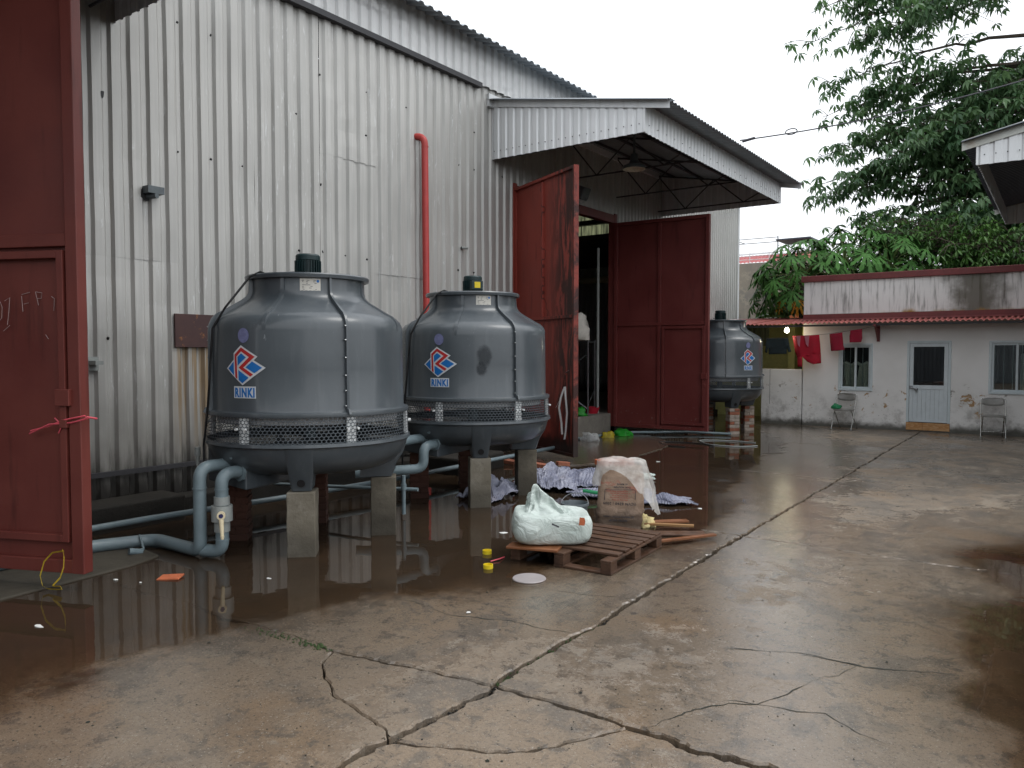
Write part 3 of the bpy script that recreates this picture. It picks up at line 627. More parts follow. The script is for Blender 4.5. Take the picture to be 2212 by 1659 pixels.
# ------------------------------------------------------------------ canopies
def canopy(name, label, y0, y1, xw, xf, xe, zb, zw, ze, fas, top, truss=True, roofmat='roofgrey'):
    o = empty(name, (xw, y0, 0), 0, label, 'canopy'); q = o.location
    sg = 1 if xf > xw else -1
    def zr(x): return zw + (ze - zw) * (x - xw) / (xe - xw)
    D = Vector((xe - xw, 0, ze - zw)); L = D.length; up = D.normalized(); no = Vector((-up.z, 0, up.x)); no = no if no.z > 0 else -no
    def B(m, nm, mat, **k):
        m.v = [(a - q.x, b - q.y, c - q.z) for a, b, c in m.v]; return m.build(nm, mat, o, **k)
    W = y1 - y0; n = max(1, round((W + .3) / 1.0)); wd_ = (W + .3) / n
    for k in range(n): B(sheet((xw, y0 - .15 + k * wd_, zw), (0, 1, 0), up, no, corr(8, wd_ / 8, .022, .4, .2), 0, L, 2), 'roof_sheet', roofmat)
    for yy in (y0, y1):
        ns = max(1, round(abs(xf - xw) / .95)); ww = abs(xf - xw) / ns
        for k in range(ns):
            x0 = xw + sg * k * ww
            B(sheet((x0, yy, 0), (sg, 0, 0), (0, 0, 1), (0, -1, 0), corr(6, ww / 6, .016, .5, .14), zb, lambda s_, x0=x0: zr(x0 + sg * s_) - .02, 2, .003, k + yy), 'side_fascia_sheet', fas)
        m = MB(); e = -.035 if yy == y0 else .02
        m.add([(xw, yy + e, zr(xw) + .045), (xe, yy + e, zr(xe) + .045), (xe, yy + e, zr(xe) - .10), (xw, yy + e, zr(xw) - .10), (xw, yy + e + .22, zr(xw) + .05), (xe, yy + e + .22, zr(xe) + .05)], [(0, 1, 2, 3), (0, 4, 5, 1)])
        B(m, 'edge_flashing', top)
    for k in range(n):
        ww = W / n; B(sheet((xf, y0 + k * ww, 0), (0, 1, 0), (0, 0, 1), (sg, 0, 0), corr(7, ww / 7, .014, .5, .14), zb, zr(xf) - .03, 1, .003, k), 'front_fascia_sheet', fas)
    m = MB(); m.box(min(xf, xf + sg * .03), max(xf, xf + sg * .03), y0 - .02, y0 + .03, zb + .002, zr(xf) - .04); B(m, 'corner_trim', fas)
    m = MB(); m.box(min(xw - sg * .03, xw + sg * .05), max(xw - sg * .03, xw + sg * .05), y0 - .14, y1 + .14, zw - .12, zw + .09); B(m, 'wall_flashing', top)
    if truss:
        for yy in [y0 + .25 + (W - .5) * k / 3 for k in range(4)]:
            m = MB(); a, b = xw + sg * .02, xf - sg * .05
            zb2 = zb + .08
            m.tube([(a, yy, zb2), (b, yy, zb2)], .016, 6); m.tube([(a, yy, zr(a) - .06), (b, yy, zr(b) - .06)], .02, 6)
            xs = [a + (b - a) * k / 4 for k in range(5)]
            for k in range(4): m.tube([(xs[k], yy, zb2 if k % 2 else zr(xs[k]) - .06), (xs[k + 1], yy, zr(xs[k + 1]) - .06 if k % 2 else zb2)], .014, 5)
            B(m, 'truss', 'brownrail')
        for k in range(4):
            x = xw + (xf - xw) * (k + .5) / 4; m = MB(); m.box(x - .02, x + .02, y0 + .05, y1 - .05, zr(x) - .05, zr(x) - .012); B(m, 'purlin', 'brownrail')
    m = MB(); rs = random.Random(5)
    for k in range(22):
        x = xw + (xf - xw) * (k + .5) / 22; m.tube([(x, y0 - .014, zb + .13), (x, y0 - .024, zb + .13)], .008, 6)
        y = y0 + W * (k + .5) / 22; m.tube([(xf + sg * .012, y, zb + .13), (xf + sg * .022, y, zb + .13)], .008, 6)
    B(m, 'fascia_screws', 'ink', kind='stuff'); return o
canopy('door_canopy', 'white corrugated canopy with lean-to grey roof over the open red doorway', 10.5, 17.25, WX + .03, -5.15, -4.72, 5.0, 5.98, 5.37, 'canopy', 'flash')
canopy('door_canopy', 'dark canopy edge above the nearest red door, cut by the top left corner', -3.2, 4.12, WX + .03, -5.15, -4.72, 5.1, 6.0, 5.4, 'canopy', 'flash')
rw = empty('warehouse', (1.9, 0, 0), 0, 'white steel shed at the right edge that carries the rusty canopy', 'warehouse')
for k in range(7):
    sheet((0, 12 + k, 0), (0, 1, 0), (0, 0, 1), (-1, 0, 0), corr(5, .2, .03), .1, 5.6, 3, .004, k).build('cladding_sheet', 'siding', rw)
canopy('door_canopy', 'white rust-edged canopy corner jutting in at the right edge beside the big tree', 12.3, 18.3, 1.9, -1.02, -1.22, 4.29, 5.25, 4.60, 'canopy', 'canopy_rust', truss=False, roofmat='greyroof')  # the shade under this canopy is put into its dark roof sheet colour
# unseen plain shed added behind the viewer to darken the door glass reflections
added_shed = empty('shed', (0, -13, 0), 0, 'unseen grey shed added behind the viewer to darken the door glass reflections', 'shed')
for k in range(16): sheet((-8 + k * 1.25, 0, 0), (1, 0, 0), (0, 0, 1), (0, 1, 0), corr(6, 1.25 / 6, .03), 0, 6.5 - .05 * abs(k - 8), 2).build('cladding_sheet', 'roofgrey', added_shed)
# pendant lamp under the canopy
pl = empty('pendant_lamp', (-6.2, 12.28, 5.62), 0, 'white enamel bell pendant lamp hanging under the door canopy', 'lamp')
m = MB(); m.lathe([(.03, -.40), (.06, -.42), (.07, -.52), (.10, -.58), (.19, -.62), (.20, -.68)], 24); m.build('shade', 'lamp_out', pl, smooth=50)
m = MB(); m.lathe([(.198, -.682), (.185, -.625), (.09, -.585), (.0, -.55)], 24); m.build('shade_lining', 'lamp_in', pl, smooth=50)
m = MB(); m.tube([(0, 0, .1), (0, 0, -.42)], .022, 8); m.build('stem', 'lamp_out', pl)
# flood lamp tangle by the left leaf
fl = empty('flood_lamp', (WX + .05, 13.1, 4.75), 0, 'small grey flood lamp with loose wires above the left door leaf', 'lamp')
m = MB(); m.box(.04, .26, -.13, .13, .05, .3, Matrix.Rotation(.4, 4, 'Y')); m.build('housing', 'lamp_out', fl, bevel=.02)
m = MB(); m.tube([(.0, 0, .3), (.14, 0, .22)], .02, 6); m.tube([(.1, -.1, .1), (.2, -.05, -.12), (.3, .05, -.05), (.25, .1, .1), (.1, .1, .2)], .008, 5); m.build('wires', 'pvc2', fl)

# ------------------------------------------------------------------ red door leaves
def leaf(name, hinge, ang, w, z0, z1, mat, side, label, rails, wicket=None, frame=.075):
    """local x from hinge to free edge; side = -1/+1 is the face that shows its frame"""
    o = empty(name, (hinge[0], hinge[1], 0), ang, label, 'door', 'tall red sheet steel door leaves')
    f0, f1 = (-.035, -.0) if side < 0 else (0, .035)
    m = MB(); m.box(.02, w - .02, -.004, .004, z0 + .02, z1 - .02)
    # dented sheet
    g = MB(); nx, nz = 14, 26; yy = -.008 if side < 0 else .008
    rows = [[(.02 + (w - .04) * i / nx, yy + noise.noise(Vector((i * .45 + ang * 7, k * .33, 2))) * .010, z0 + .02 + (z1 - z0 - .04) * k / nz) for i in range(nx + 1)] for k in range(nz + 1)]
    g.loft(rows, False, False); g.build('sheet', mat, o, smooth=80)
    fr = MB(); y0, y1 = (-.06, .03) if side < 0 else (-.03, .06)
    fr.box(0, frame, y0, y1, z0, z1); fr.box(w - frame, w, y0, y1, z0, z1); fr.box(frame, w - frame, y0 + .004, y1 - .004, z0, z0 + frame); fr.box(frame, w - frame, y0 + .004, y1 - .004, z1 - frame, z1)
    fr.build('frame', mat, o, bevel=.006)
    for r in rails:
        b = MB(); b.box(*r[:2], y0 + .01, y1 - .01, *r[2:]); b.build('rail', mat, o, bevel=.005)
    if wicket:
        x0, x1, a, b_ = wicket; k = MB(); e = .055; yy0, yy1 = (y0 - .006, y0 + .03) if side < 0 else (y1 - .03, y1 + .006)
        k.box(x0, x0 + e, yy0, yy1, a, b_); k.box(x1 - e, x1, yy0, yy1, a, b_); k.box(x0 + e, x1 - e, yy0, yy1, a, a + e); k.box(x0 + e, x1 - e, yy0, yy1, b_ - e, b_)
        wk = k.build('wicket_door', mat, o, bevel=.004)
        h = MB(); s_ = yy0 if side < 0 else yy1; h.box(x1 - .07, x1 + .05, s_ - .025, s_ + .012, (a + b_) / 2 - .06, (a + b_) / 2 + .06); h.build('latch', mat, wk, bevel=.004); h = MB(); h.box(x1 - .04, x1 + .02, s_ - .02, s_ + .01, (a + b_) / 2 - .22, (a + b_) / 2 - .16); h.build('latch_bolt', mat, wk, bevel=.004)
    for zz in (z0 + .5, (z0 + z1) / 2, z1 - .5):
        h = MB(); h.tube([(-.02, 0, zz - .08), (-.02, 0, zz + .08)], .022, 8); h.build('hinge', mat, o)
    return o
lr = leaf('door_leaf', (-7.95, 14.88), R(2.5), 2.1, .13, 4.52, 'red_right', -1, 'dull red steel door leaf with wicket door, opened square beneath the canopy',
          [(.075, 2.02, 2.30, 2.37), (1.0, 1.07, .2, 2.30), (1.0, 1.07, 2.37, 4.45)], (1.10, 2.03, .24, 2.28))
ll = leaf('door_leaf', (-7.97, 11.2), math.atan2(-.9, 1.8), 2.02, .1, 4.63, 'red_left', -1, 'brighter scuffed red steel door leaf standing open beside the middle tower',
          [(.075, 1.94, 2.28, 2.33), (.98, 1.02, 2.33, 4.55)], None, .05)
m = MB(); m.bent([(1.78, -.05, 1.15), (1.78, -.11, 1.17), (1.86, -.11, 1.42), (1.88, -.05, 1.46)], .010, 8, .03); m.build('handle', 'red_left', ll)
ln_ = leaf('door_leaf', (-5.774 - 2.36 * .919, 2.723 - 2.36 * .394), math.atan2(.394, .919), 2.36, .13, 4.7, 'red_near', -1, 'dark red steel door leaf filling the left edge, chalk scribbles on it',
           [(.075, 2.28, 2.51, 2.60)], (.5, 2.24, .36, 2.48), .10)
# chalk scribbles on the near leaf
m = MB(); S = 2.36
def stroke(pts, r=.0026):
    m.tube([(S - s_, -.022, z) for s_, z in pts], r, 4)
for dx, dz, pts in ((.73, 2.02, [(0, 0), (-.03, .05), (-.05, .0), (-.04, -.1), (0, -.14)]), (.62, 2.05, [(.06, .02), (0, .05), (.02, -.12), (.035, -.2)]), (.50, 2.05, [(.02, .06), (.01, -.08)]), (.50, 2.11, [(.02, 0), (-.07, .02)]),
                    (.49, 2.04, [(.01, 0), (-.04, .01)]), (.37, 2.07, [(.03, .07), (.0, -.05)]), (.37, 2.08, [(.03, .06), (-.04, .05), (-.03, .0), (.01, -.0)]), (.24, 2.06, [(.02, .04), (-.01, .02), (0, -.09)]),
                    (.66, 1.86, [(.03, -.02), (-.04, .03)]), (.3, 1.80, [(.02, .02), (-.01, -.02)])):
    stroke([(dx + a * .8, dz + .06 + b * .8) for a, b in pts])
m.build('chalk_marks', 'chalk', ln_, kind='stuff')
def ribbon(pts, w, th=(0, 0, 1)):
    """flat tape along a path"""
    P = [Vector(k) for k in pts]; W = Vector(th).normalized() * w / 2; m = MB(); return m.loft([[q - W + jit(q, .006, 9) for q in P], [q + W + jit(q, .006, 9) for q in P]], False, False)
def wl(o, x, y, z):
    c, s_ = math.cos(o.rotation_euler[2]), math.sin(o.rotation_euler[2]); return (o.location.x + c * x - s_ * y, o.location.y + s_ * x + c * y, z)
P = lambda x, y, z: wl(ln_, x, y, z)
mm = MB(); mm.tube([P(1.93, -.06, 1.17), P(2.1, -.08, 1.21), P(2.25, -.08, 1.26), P(2.40, -.06, 1.29)], .006, 5); mm.tube([P(1.92, -.06, 1.15), P(2.12, -.09, 1.225), P(2.3, -.07, 1.24), P(2.41, -.05, 1.27)], .006, 5); mm.tube([P(2.15, -.07, 1.27), P(2.22, -.08, 1.22), P(2.18, -.07, 1.16)], .005, 5); mm.tube([P(2.41, -.06, 1.28), P(2.40, .05, 1.26)], .008, 5)
tag(mm.build('string_tie', 'ribbon_p', smooth=60), 'pink plastic string tied round the edge of the nearest red door', 'string')
mm = ribbon([P(2.2, -.07, .30), P(2.12, -.09, .285), P(2.06, -.10, .22), P(2.03, -.11, .12), P(2.05, -.115, .045), P(2.10, -.12, .028), P(2.18, -.13, .030), P(2.24, -.14, .040), P(2.22, -.13, .055), P(2.14, -.12, .05), P(2.19, -.10, .11), P(2.215, -.09, .19), P(2.21, -.08, .26), P(2.19, -.07, .31)], .020, (.5, -.5, .6))
tag(mm.build('ribbon', 'ribbon_y', smooth=60), 'yellow tape looped at the foot of the nearest red door', 'ribbon')
P = lambda x, y, z: wl(ll, x, y, z)
mm = ribbon([P(1.82, -.10, 1.2), P(1.74, -.12, 1.02), P(1.70, -.13, .86), P(1.78, -.13, .62), P(1.80, -.13, .45)], .06, (.8, -.4, .1)); mm2 = ribbon([P(1.84, -.10, 1.2), P(1.92, -.14, 1.05), P(1.98, -.15, .8), P(1.94, -.15, .52), P(1.90, -.15, .38)], .055, (.8, -.4, .2)); mm3 = ribbon([P(1.82, -.1, 1.2), P(1.70, -.12, .98), P(1.60, -.12, .86)], .02, (.5, 0, .5))
mm.add(mm2.v, mm2.f); mm.add(mm3.v, mm3.f); tag(mm.build('ribbon', 'ribbon_w', smooth=60), 'white cloth strips knotted to the handle of the scuffed red door leaf', 'ribbon')

# ------------------------------------------------------------------ cooling towers
PR = [(.925, 1.202), (.928, 1.217), (.925, 1.235), (.890, 1.242), (.882, 1.26), (.878, 1.60), (.874, 1.93), (.868, 1.985), (.850, 2.025), (.815, 2.062), (.76, 2.09), (.60, 2.185), (.55, 2.225), (.528, 2.262), (.520, 2.30), (.518, 2.395), (.560, 2.402), (.565, 2.43), (.555, 2.442), (.515, 2.442), (.50, 2.43), (.50, 2.36)]
def on_cyl(r, az, u, z): a = az + u / r; return (r * math.cos(a), r * math.sin(a), z)
def decal(parent, name, mat, vs, fs, az, z0, r, lift):
    m = MB(); m.add([on_cyl(r + lift, az, x, z0 + y) for x, y, *_ in vs], fs); return m.build(name, mat, parent, 'raw' and None)
def fin(az, w, h, zlo, zhi, base=.0):
    """a rib that follows the shell profile"""
    pr = [(r, z) for r, z in PR if zlo <= z <= zhi]; pr = [(r, z) for i, (r, z) in enumerate(pr)]; rings = []
    for i, (r, z) in enumerate(pr):
        d = Vector(pr[min(i + 1, len(pr) - 1)]) - Vector(pr[max(i - 1, 0)]); nn = Vector((d.y, -d.x)).normalized(); nn = nn if nn.x > 0 or abs(nn.x) < .1 else -nn
        k = min(1, (i + .02) / 1.5, (len(pr) - 1 - i + .02) / 1.5) if base else 1
        ring = []
        for s_, hh in ((-w, -.01), (-w * .8, h * k), (w * .8, h * k), (w, -.01)):
            rr = r + nn.x * hh; zz = z + nn.y * hh; ring.append(on_cyl(rr, az, s_ * rr / max(rr, .01), zz))
        rings.append(ring)
    return MB().loft(rings, True, True)
# logo outlines (unit: metres, centre of the diamond at 0,0), traced as flat shapes
def U(pts, k=.00043): return [((x - 570) * k, (800 - y) * k) for x, y in pts]
LG_white = U([(98, 812), (303, 640), (303, 512), (495, 358), (880, 580), (795, 650), (1050, 795), (528, 1140)])
LG_red = [U([(330, 540), (500, 398), (820, 582), (553, 793), (780, 925), (718, 968), (435, 797), (690, 590), (502, 478), (383, 575), (398, 1018), (345, 978)])]
LG_blue = [U([(148, 812), (303, 675), (312, 950)]), U([(408, 585), (505, 515), (622, 595), (412, 755)]), U([(605, 788), (760, 672), (978, 795), (808, 900)]), U([(425, 838), (680, 990), (525, 1100), (430, 1035)])]
PLATE = [(-.09, -.06), (.09, -.06), (.09, .06), (-.09, .06)]
def cooling_tower(name, loc, rot, label, pier, sump=True, stain=False, box_az=None):
    T = empty(name, (loc[0], loc[1], 0), 0, label, 'cooling tower', 'grey cooling towers along the warehouse')
    def S(az): return R(az) + rot
    MB().lathe(PR, 96).build('shell', 'frp', T, smooth=35); sh = T.children[-1]
    for k in range(4):
        a = S(-19 + 90 * k); fl_ = fin(a, .013, .034, 1.21, 2.40).build('seam_flange', 'frp', T, smooth=35)
        if k in (0, 3):
            for zz in (1.29, 1.42, 1.55, 1.70, 1.85, 1.97):
                b = MB(); x, y, z = on_cyl(.905, a, -.016, zz); tx, ty = -math.sin(a), math.cos(a); b.tube([(x - tx * .008, y - ty * .008, z), (x + tx * .004, y + ty * .004, z)], .0075, 6); b.build('bolt', 'steel', fl_)
        fin(S(-64 + 90 * k), .020, .016, 1.93, 2.40, 1).build('rib', 'frp', T, smooth=60)
    # basin with bowl bottom
    MB().lathe([(.905, .98), (.938, .977), (.942, .95), (.93, .942), (.905, .938), (.898, .90), (.87, .82), (.80, .74), (.70, .695), (.5, .665), (.0, .655)], 96).build('basin', 'frp', T, smooth=35)
    # four legs
    for k, (sx, sy) in enumerate(((1, -1), (1, 1), (-1, 1), (-1, -1))):
        a = math.atan2(sy, sx); m = MB(); rings = []
        for z, w, r0, r1 in ((.94, .115, .5, .905), (.80, .108, .5, .865), (.70, .10, .48, .80), (.565, .084, .46, .755)):
            c, s_ = math.cos(a), math.sin(a); f = lambda r, u: (r * c - u * s_, r * s_ + u * c, z)
            rings.append([f(r0, -w), f(r1, -w), f(r1 + .012, -w * .8), f(r1 + .012, w * .8), f(r1, w), f(r0, w)])
        lg = m.loft(rings).build('leg', 'frp', T, smooth=30)
        h = MB(); rr = .7805; cx, cy, cz = rr * math.cos(a), rr * math.sin(a), .635; tx, ty = -math.sin(a), math.cos(a)
        h.add([(cx + tx * .034 * math.cos(t_) + .0008 * cx, cy + ty * .034 * math.cos(t_) + .0008 * cy, cz + .034 * math.sin(t_)) for t_ in [k_ * math.pi / 10 for k_ in range(20)]], [tuple(range(20))]); 
        off = .768 + (.832 - .768) * (cz - .565) / (.70 - .565) * .72; h.v = [((off + .008 + (z - cz) * .34) * math.cos(a) + (x * tx + y * ty) * tx, (off + .008 + (z - cz) * .34) * math.sin(a) + (x * tx + y * ty) * ty, z) for x, y, z in h.v]; h.build('bolt_hole', 'black', lg)
    # louvre net: hexagonal cells
    m = MB(); n, rows = 150, 8; z0, z1 = .982, 1.204
    def rz(z): return .928 - .010 * (z - z0) / (z1 - z0)
    dz = (z1 - z0) / (rows * 1.5 + .5) * 1.0; da = 2 * math.pi / n; hw = .0034
    def P(i, zz): r = rz(zz); return Vector((r * math.cos(i * da), r * math.sin(i * da), zz))
    def seg(p, q):
        d = (q - p).normalized(); nn = Vector((p.x, p.y, 0)).normalized(); s_ = d.cross(nn) * hw; m.add([p - s_, q - s_, q + s_, p + s_], [(0, 1, 2, 3)])
    for j in range(rows + 1):
        zb = z0 + j * 1.5 * dz
        for i in range(n):
            o_ = .5 * (j % 2); lo, hi = zb, zb + .5 * dz
            if hi > z1: continue
            seg(P(i + o_, hi), P(i + o_ + .5, lo)); seg(P(i + o_ + .5, lo), P(i + o_ + 1, hi))
            if hi + dz <= z1: seg(P(i + o_, hi), P(i + o_, hi + dz))
    m.build('louvre_net', 'net', T, kind='stuff')
    for k in range(6):
        a = S(-76 + 59 * k) if k < 6 else 0; b = MB(); rings = []
        for z, r in ((.977, .905), (1.21, .90)):
            rings.append([on_cyl(r - .02, a, -.04, z), on_cyl(r + .004, a, -.04, z), on_cyl(r + .004, a, -.012, z), on_cyl(r + .014, a, 0, z), on_cyl(r + .004, a, .012, z), on_cyl(r + .004, a, .04, z), on_cyl(r - .02, a, .04, z)])
        br = b.loft(rings).build('brace', 'brace', T)
        for u in (-.045, .045):
            c = MB(); p0 = on_cyl(.925, a, u, 1.10); p1 = on_cyl(.95, a, u, 1.10); c.tube([p0, p1], .011, 8); c.build('clip', 'brace', br)
    # fill pack and sprinkler pipe behind the net
    m = MB(); m.lathe([(.0, 1.12), (.80, 1.12), (.82, 1.13), (.82, 1.4)], 40); m.build('fill_pack', 'fill', T, smooth=30)
    m = MB(); m.tube([(0, 0, .66), (0, 0, 2.3)], .06, 12); m.build('riser', 'pvc', T, smooth=40)
    # fan deck and motor
    m = MB()
    for a in (0, math.pi / 2): m.box(-.505, .505, -.03, .03, 2.385, 2.415, Matrix.Rotation(a + .3, 4, 'Z'))
    m.lathe([(.0, 2.395), (.16, 2.395), (.16, 2.43), (.0, 2.43)], 24); m.build('motor_support', 'frp', T)
    m = MB()
    for k in range(4): m.box(.05, .49, -.06, .06, 2.33, 2.337, Matrix.Rotation(k * math.pi / 2 + .6, 4, 'Z') @ Matrix.Rotation(0, 4, 'X'))
    m.build('fan_blade', 'pvc2', T, kind='stuff')
    m = MB(); m.lathe([(.0, 2.42), (.10, 2.42), (.102, 2.60), (.112, 2.605), (.112, 2.645), (.10, 2.66), (.0, 2.66)], 28); mo_ = m.build('motor', 'motor', T, smooth=35)
    f = MB()
    for k in range(28):
        a = 2 * math.pi * k / 28; f.box(.098, .122, -.003, .003, 2.44, 2.60, Matrix.Rotation(a, 4, 'Z'))
    f.build('cooling_fins', 'motor', mo_, kind='stuff')
    if box_az is not None:
        q = Matrix.Rotation(R(box_az), 4, 'Z'); b = MB(); b.box(.10, .20, -.07, .07, 2.48, 2.59, q); tb = b.build('terminal_box', 'motor', mo_, bevel=.008)
        b = MB(); b.box(.2005, .204, -.035, .035, 2.505, 2.575, q); b.build('warning_label', 'yellow', tb)
    else:
        b = MB(); q = Matrix.Rotation(R(-135), 4, 'Z'); b.tube([q @ Vector((.10, 0, 2.49)), q @ Vector((.17, 0, 2.49))], .012, 8); b.build('eye_bolt', 'steel', mo_)
    # markings
    az = S(-76); zc = 1.615
    vs, fs = poly2d(LG_white, 3); dw = decal(T, 'logo', 'stk_white', vs, fs, az, zc, .880, .004)
    for q in LG_red: vs, fs = poly2d(q, 2); decal(dw, 'logo_letter', 'stk_red', vs, fs, az, zc, .880, .0055)
    for q in LG_blue: vs, fs = poly2d(q, 2); decal(dw, 'logo_field', 'stk_blue', vs, fs, az, zc, .880, .0055)
    vs, fs = poly2d([(-.115, -.05), (.115, -.05), (.115, .05), (-.115, .05)], 4); dn = decal(T, 'name_label', 'stk_white', vs, fs, az, zc - .205, .880, .004)
    tv, tf = text_mesh('RINKI', .112, .0058); sx = .205 / max(1e-6, max(v[0] for v in tv) - min(v[0] for v in tv)); tv = [(x * sx, y * .92 - .037) for x, y, z in tv]; decal(dn, 'lettering', 'stk_blue', tv, tf, az, zc - .205, .880, .0055)
    vs, fs = poly2d([(.057 * math.cos(k * math.pi / 12), .062 * math.sin(k * math.pi / 12)) for k in range(24)], 2); decal(T, 'sight_disc', 'stk_violet', vs, fs, az - .01, zc + .272, .876, .004)
    az2 = S(-37.5); vs, fs = poly2d([(-.088, -.056), (.088, -.056), (.088, .056), (-.088, .056)], 4); pl_ = decal(T, 'name_plate', 'plate', vs, fs, az2, 2.335, .519, .004)
    pm = MB()
    for k, (w0, w1) in enumerate(((-.03, .05), (-.035, .045), (-.035, .055), (-.07, .0), (-.07, .02), (-.07, .01), (-.06, .055))):
        y = .042 - k * .0135; pm.add([on_cyl(.524, az2, x, 2.335 + yy) for x, yy in ((w0, y), (w1, y), (w1, y - .004), (w0, y - .004))], [(0, 1, 2, 3)])
    for x, y in ((-.068, .04), (-.058, .04), (-.063, .03)): pm.add([on_cyl(.524, az2, x + a, 2.335 + y + b) for a, b in ((-.005, -.004), (.005, -.004), (0, .005))], [(0, 1, 2)])
    pm.build('plate_print', 'ink', pl_, kind='stuff')
    vs, fs = poly2d([(.065 + .012 * math.cos(k * math.pi / 6), .033 + .013 * math.sin(k * math.pi / 6)) for k in range(12)]); decal(pl_, 'seal', 'stk_blue', vs, fs, az2, 2.335, .519, .0055)
    if stain:
        for u, z, a_, b_ in ((0, 1.70, .10, .15), (-.03, 1.56, .07, .09)):
            m = MB(); rings = []
            for k in range(7): rings.append([on_cyl(.8815 + .0004 * (u < 0), S(-43), u + a_ * k / 6 * math.cos(q * math.pi / 12), z + b_ * k / 6 * math.sin(q * math.pi / 12)) for q in range(24)])
            m.loft(rings, False); o = m.build('wet_patch', 'frp_stain', T); at = o.data.attributes.new('fade', 'FLOAT', 'POINT'); at.data.foreach_set('value', [1 - (k // 24) / 6 for k in range(len(m.v))])
    # power cable
    a = S(-101); m = MB(); path = [on_cyl(.49, a + .4, 0, 2.41), on_cyl(.53, a + .2, 0, 2.455), on_cyl(.60, a + .1, 0, 2.41), on_cyl(.80, a + .0, 0, 2.13), on_cyl(.90, a - .03, 0, 1.95), on_cyl(.91, a - .08, 0, 1.6), on_cyl(.93, a - .12, 0, 1.2), on_cyl(.96, a - .14, 0, .93), on_cyl(.95, a - .15, 0, .5), on_cyl(.97, a - .15, 0, .05)]
    m.tube([Vector(path[i]).lerp(Vector(path[i + 1]), k / 6) + Vector((0, 0, 0)) for i in range(len(path) - 1) for k in range(6)], .011, 6); sump and m.build('power_cable', 'black', T, smooth=60)
    if sump:
        m = MB(); x0, x1, y0, y1 = -.42, .13, -.80, .0
        rings = [[(x0, y0, .60), (x1, y0, .565), (x1, y1, .60), (x0, y1, .60)], [(x0, y0, .945), (x1, y0, .945), (x1, y1, .945), (x0, y1, .945)]]
        m.loft(rings); m.build('sump', 'frp', T, bevel=.012)
    return T
t1 = cooling_tower('cooling_tower', (-5.79, 4.77), 0, 'large grey cooling tower nearest the camera, black cable down its left side', 'pier')
t2 = cooling_tower('cooling_tower', (-5.82, 7.28), 0, 'middle grey cooling tower beside the scuffed red door leaf, dark damp patch on its front', 'pier', stain=True, box_az=-35)
t3 = cooling_tower('cooling_tower', (-6.2, 16.5), R(48), 'farthest grey cooling tower half hidden behind the dull red door leaf', 'pier', sump=False)
# piers under the legs
def rpier(x, y, h, mat, label, w=.118, sd=0):
    m = MB(); rs = random.Random(sd); rings = []
    for k in range(9):
        z = -.04 + (h + .04) * k / 8; c = []
        for a, b in ((-1, -1), (0, -1), (1, -1), (1, 0), (1, 1), (0, 1), (-1, 1), (-1, 0)):
            e = 1 + noise.noise(Vector((a * 3 + x * 5, b * 3 + y * 5, k * .9))) * .05; c.append((a * w * e, b * w * e, z))
        rings.append(c)
    m.loft(rings); o = m.build('pier', mat, smooth=None, bevel=.008); o.location = (x, y, 0); o.rotation_euler = (0, 0, R(42 + sd)); return tag(o, label, 'pier', 'piers under the cooling towers')
rpier(-5.31, 4.29, .558, 'pier', 'front rendered pier under the nearest tower, pale and chipped', sd=1)
rpier(-5.31, 5.26, .558, 'pier_dark', 'right-hand rendered pier under the nearest tower', sd=2)
rpier(-5.36, 6.82, .558, 'pier', 'front rendered pier under the middle tower', sd=3)
rpier(-5.36, 7.74, .558, 'pier_dark', 'right-hand rendered pier under the middle tower beside the lilac sheets', sd=4)
def bpier(x, y, h, label, mats, w=.11, dark=False):
    o = empty('brick_pier', (x, y, 0), R(44), label, 'pier', 'piers under the cooling towers'); n = 8; ch = h / n; rs = random.Random(int(x * 100 + y * 10))
    m = MB(); m.box(-w + .012, w - .012, -w + .012, w - .012, -.03, h - .004); m.build('mortar_core', 'brick_dark' if dark else 'mortar', o)
    bm_ = {}
    for k in range(n):
        for j in (-1, 1):
            mt = rs.choice(mats); b = MB(); e = rs.uniform(-.006, .006)
            if k % 2: b.box(min(.006 * j, (w + e) * j), max(.006 * j, (w + e) * j), -w + e, w + e, 0, ch - .012)
            else: b.box(-w + e, w + e, min(.006 * j, (w - e) * j), max(.006 * j, (w - e) * j), 0, ch - .012)
            q = b.build('brick', mt, o, bevel=.004); q.location.z = k * ch
    return o
bpier(-6.26, 4.30, .555, 'dark brick pier behind the valve pipe under the nearest tower', ['brick_dark'], dark=True)
bpier(-6.24, 5.22, .555, 'dark brick pier at the back of the nearest tower', ['brick_dark'], dark=True)
bpier(-6.28, 6.82, .555, 'dark brick pier behind the elbow pipe under the middle tower', ['brick_dark'], dark=True)
bpier(-6.28, 7.74, .555, 'dark brick pier at the back of the middle tower', ['brick_dark'], dark=True)
bpier(-5.73, 16.03, .555, 'front limewashed brick pier under the farthest tower', ['brick_a', 'brick_b', 'brick_b'])
bpier(-5.73, 16.97, .555, 'right-hand limewashed brick pier under the farthest tower', ['brick_b', 'brick_b', 'brick_a'])
bpier(-6.67, 16.03, .555, 'left brick pier under the farthest tower behind the door leaf', ['brick_a', 'brick_b'])
bpier(-6.67, 16.97, .555, 'rear brick pier under the farthest tower in its shade', ['brick_a', 'brick_b'])

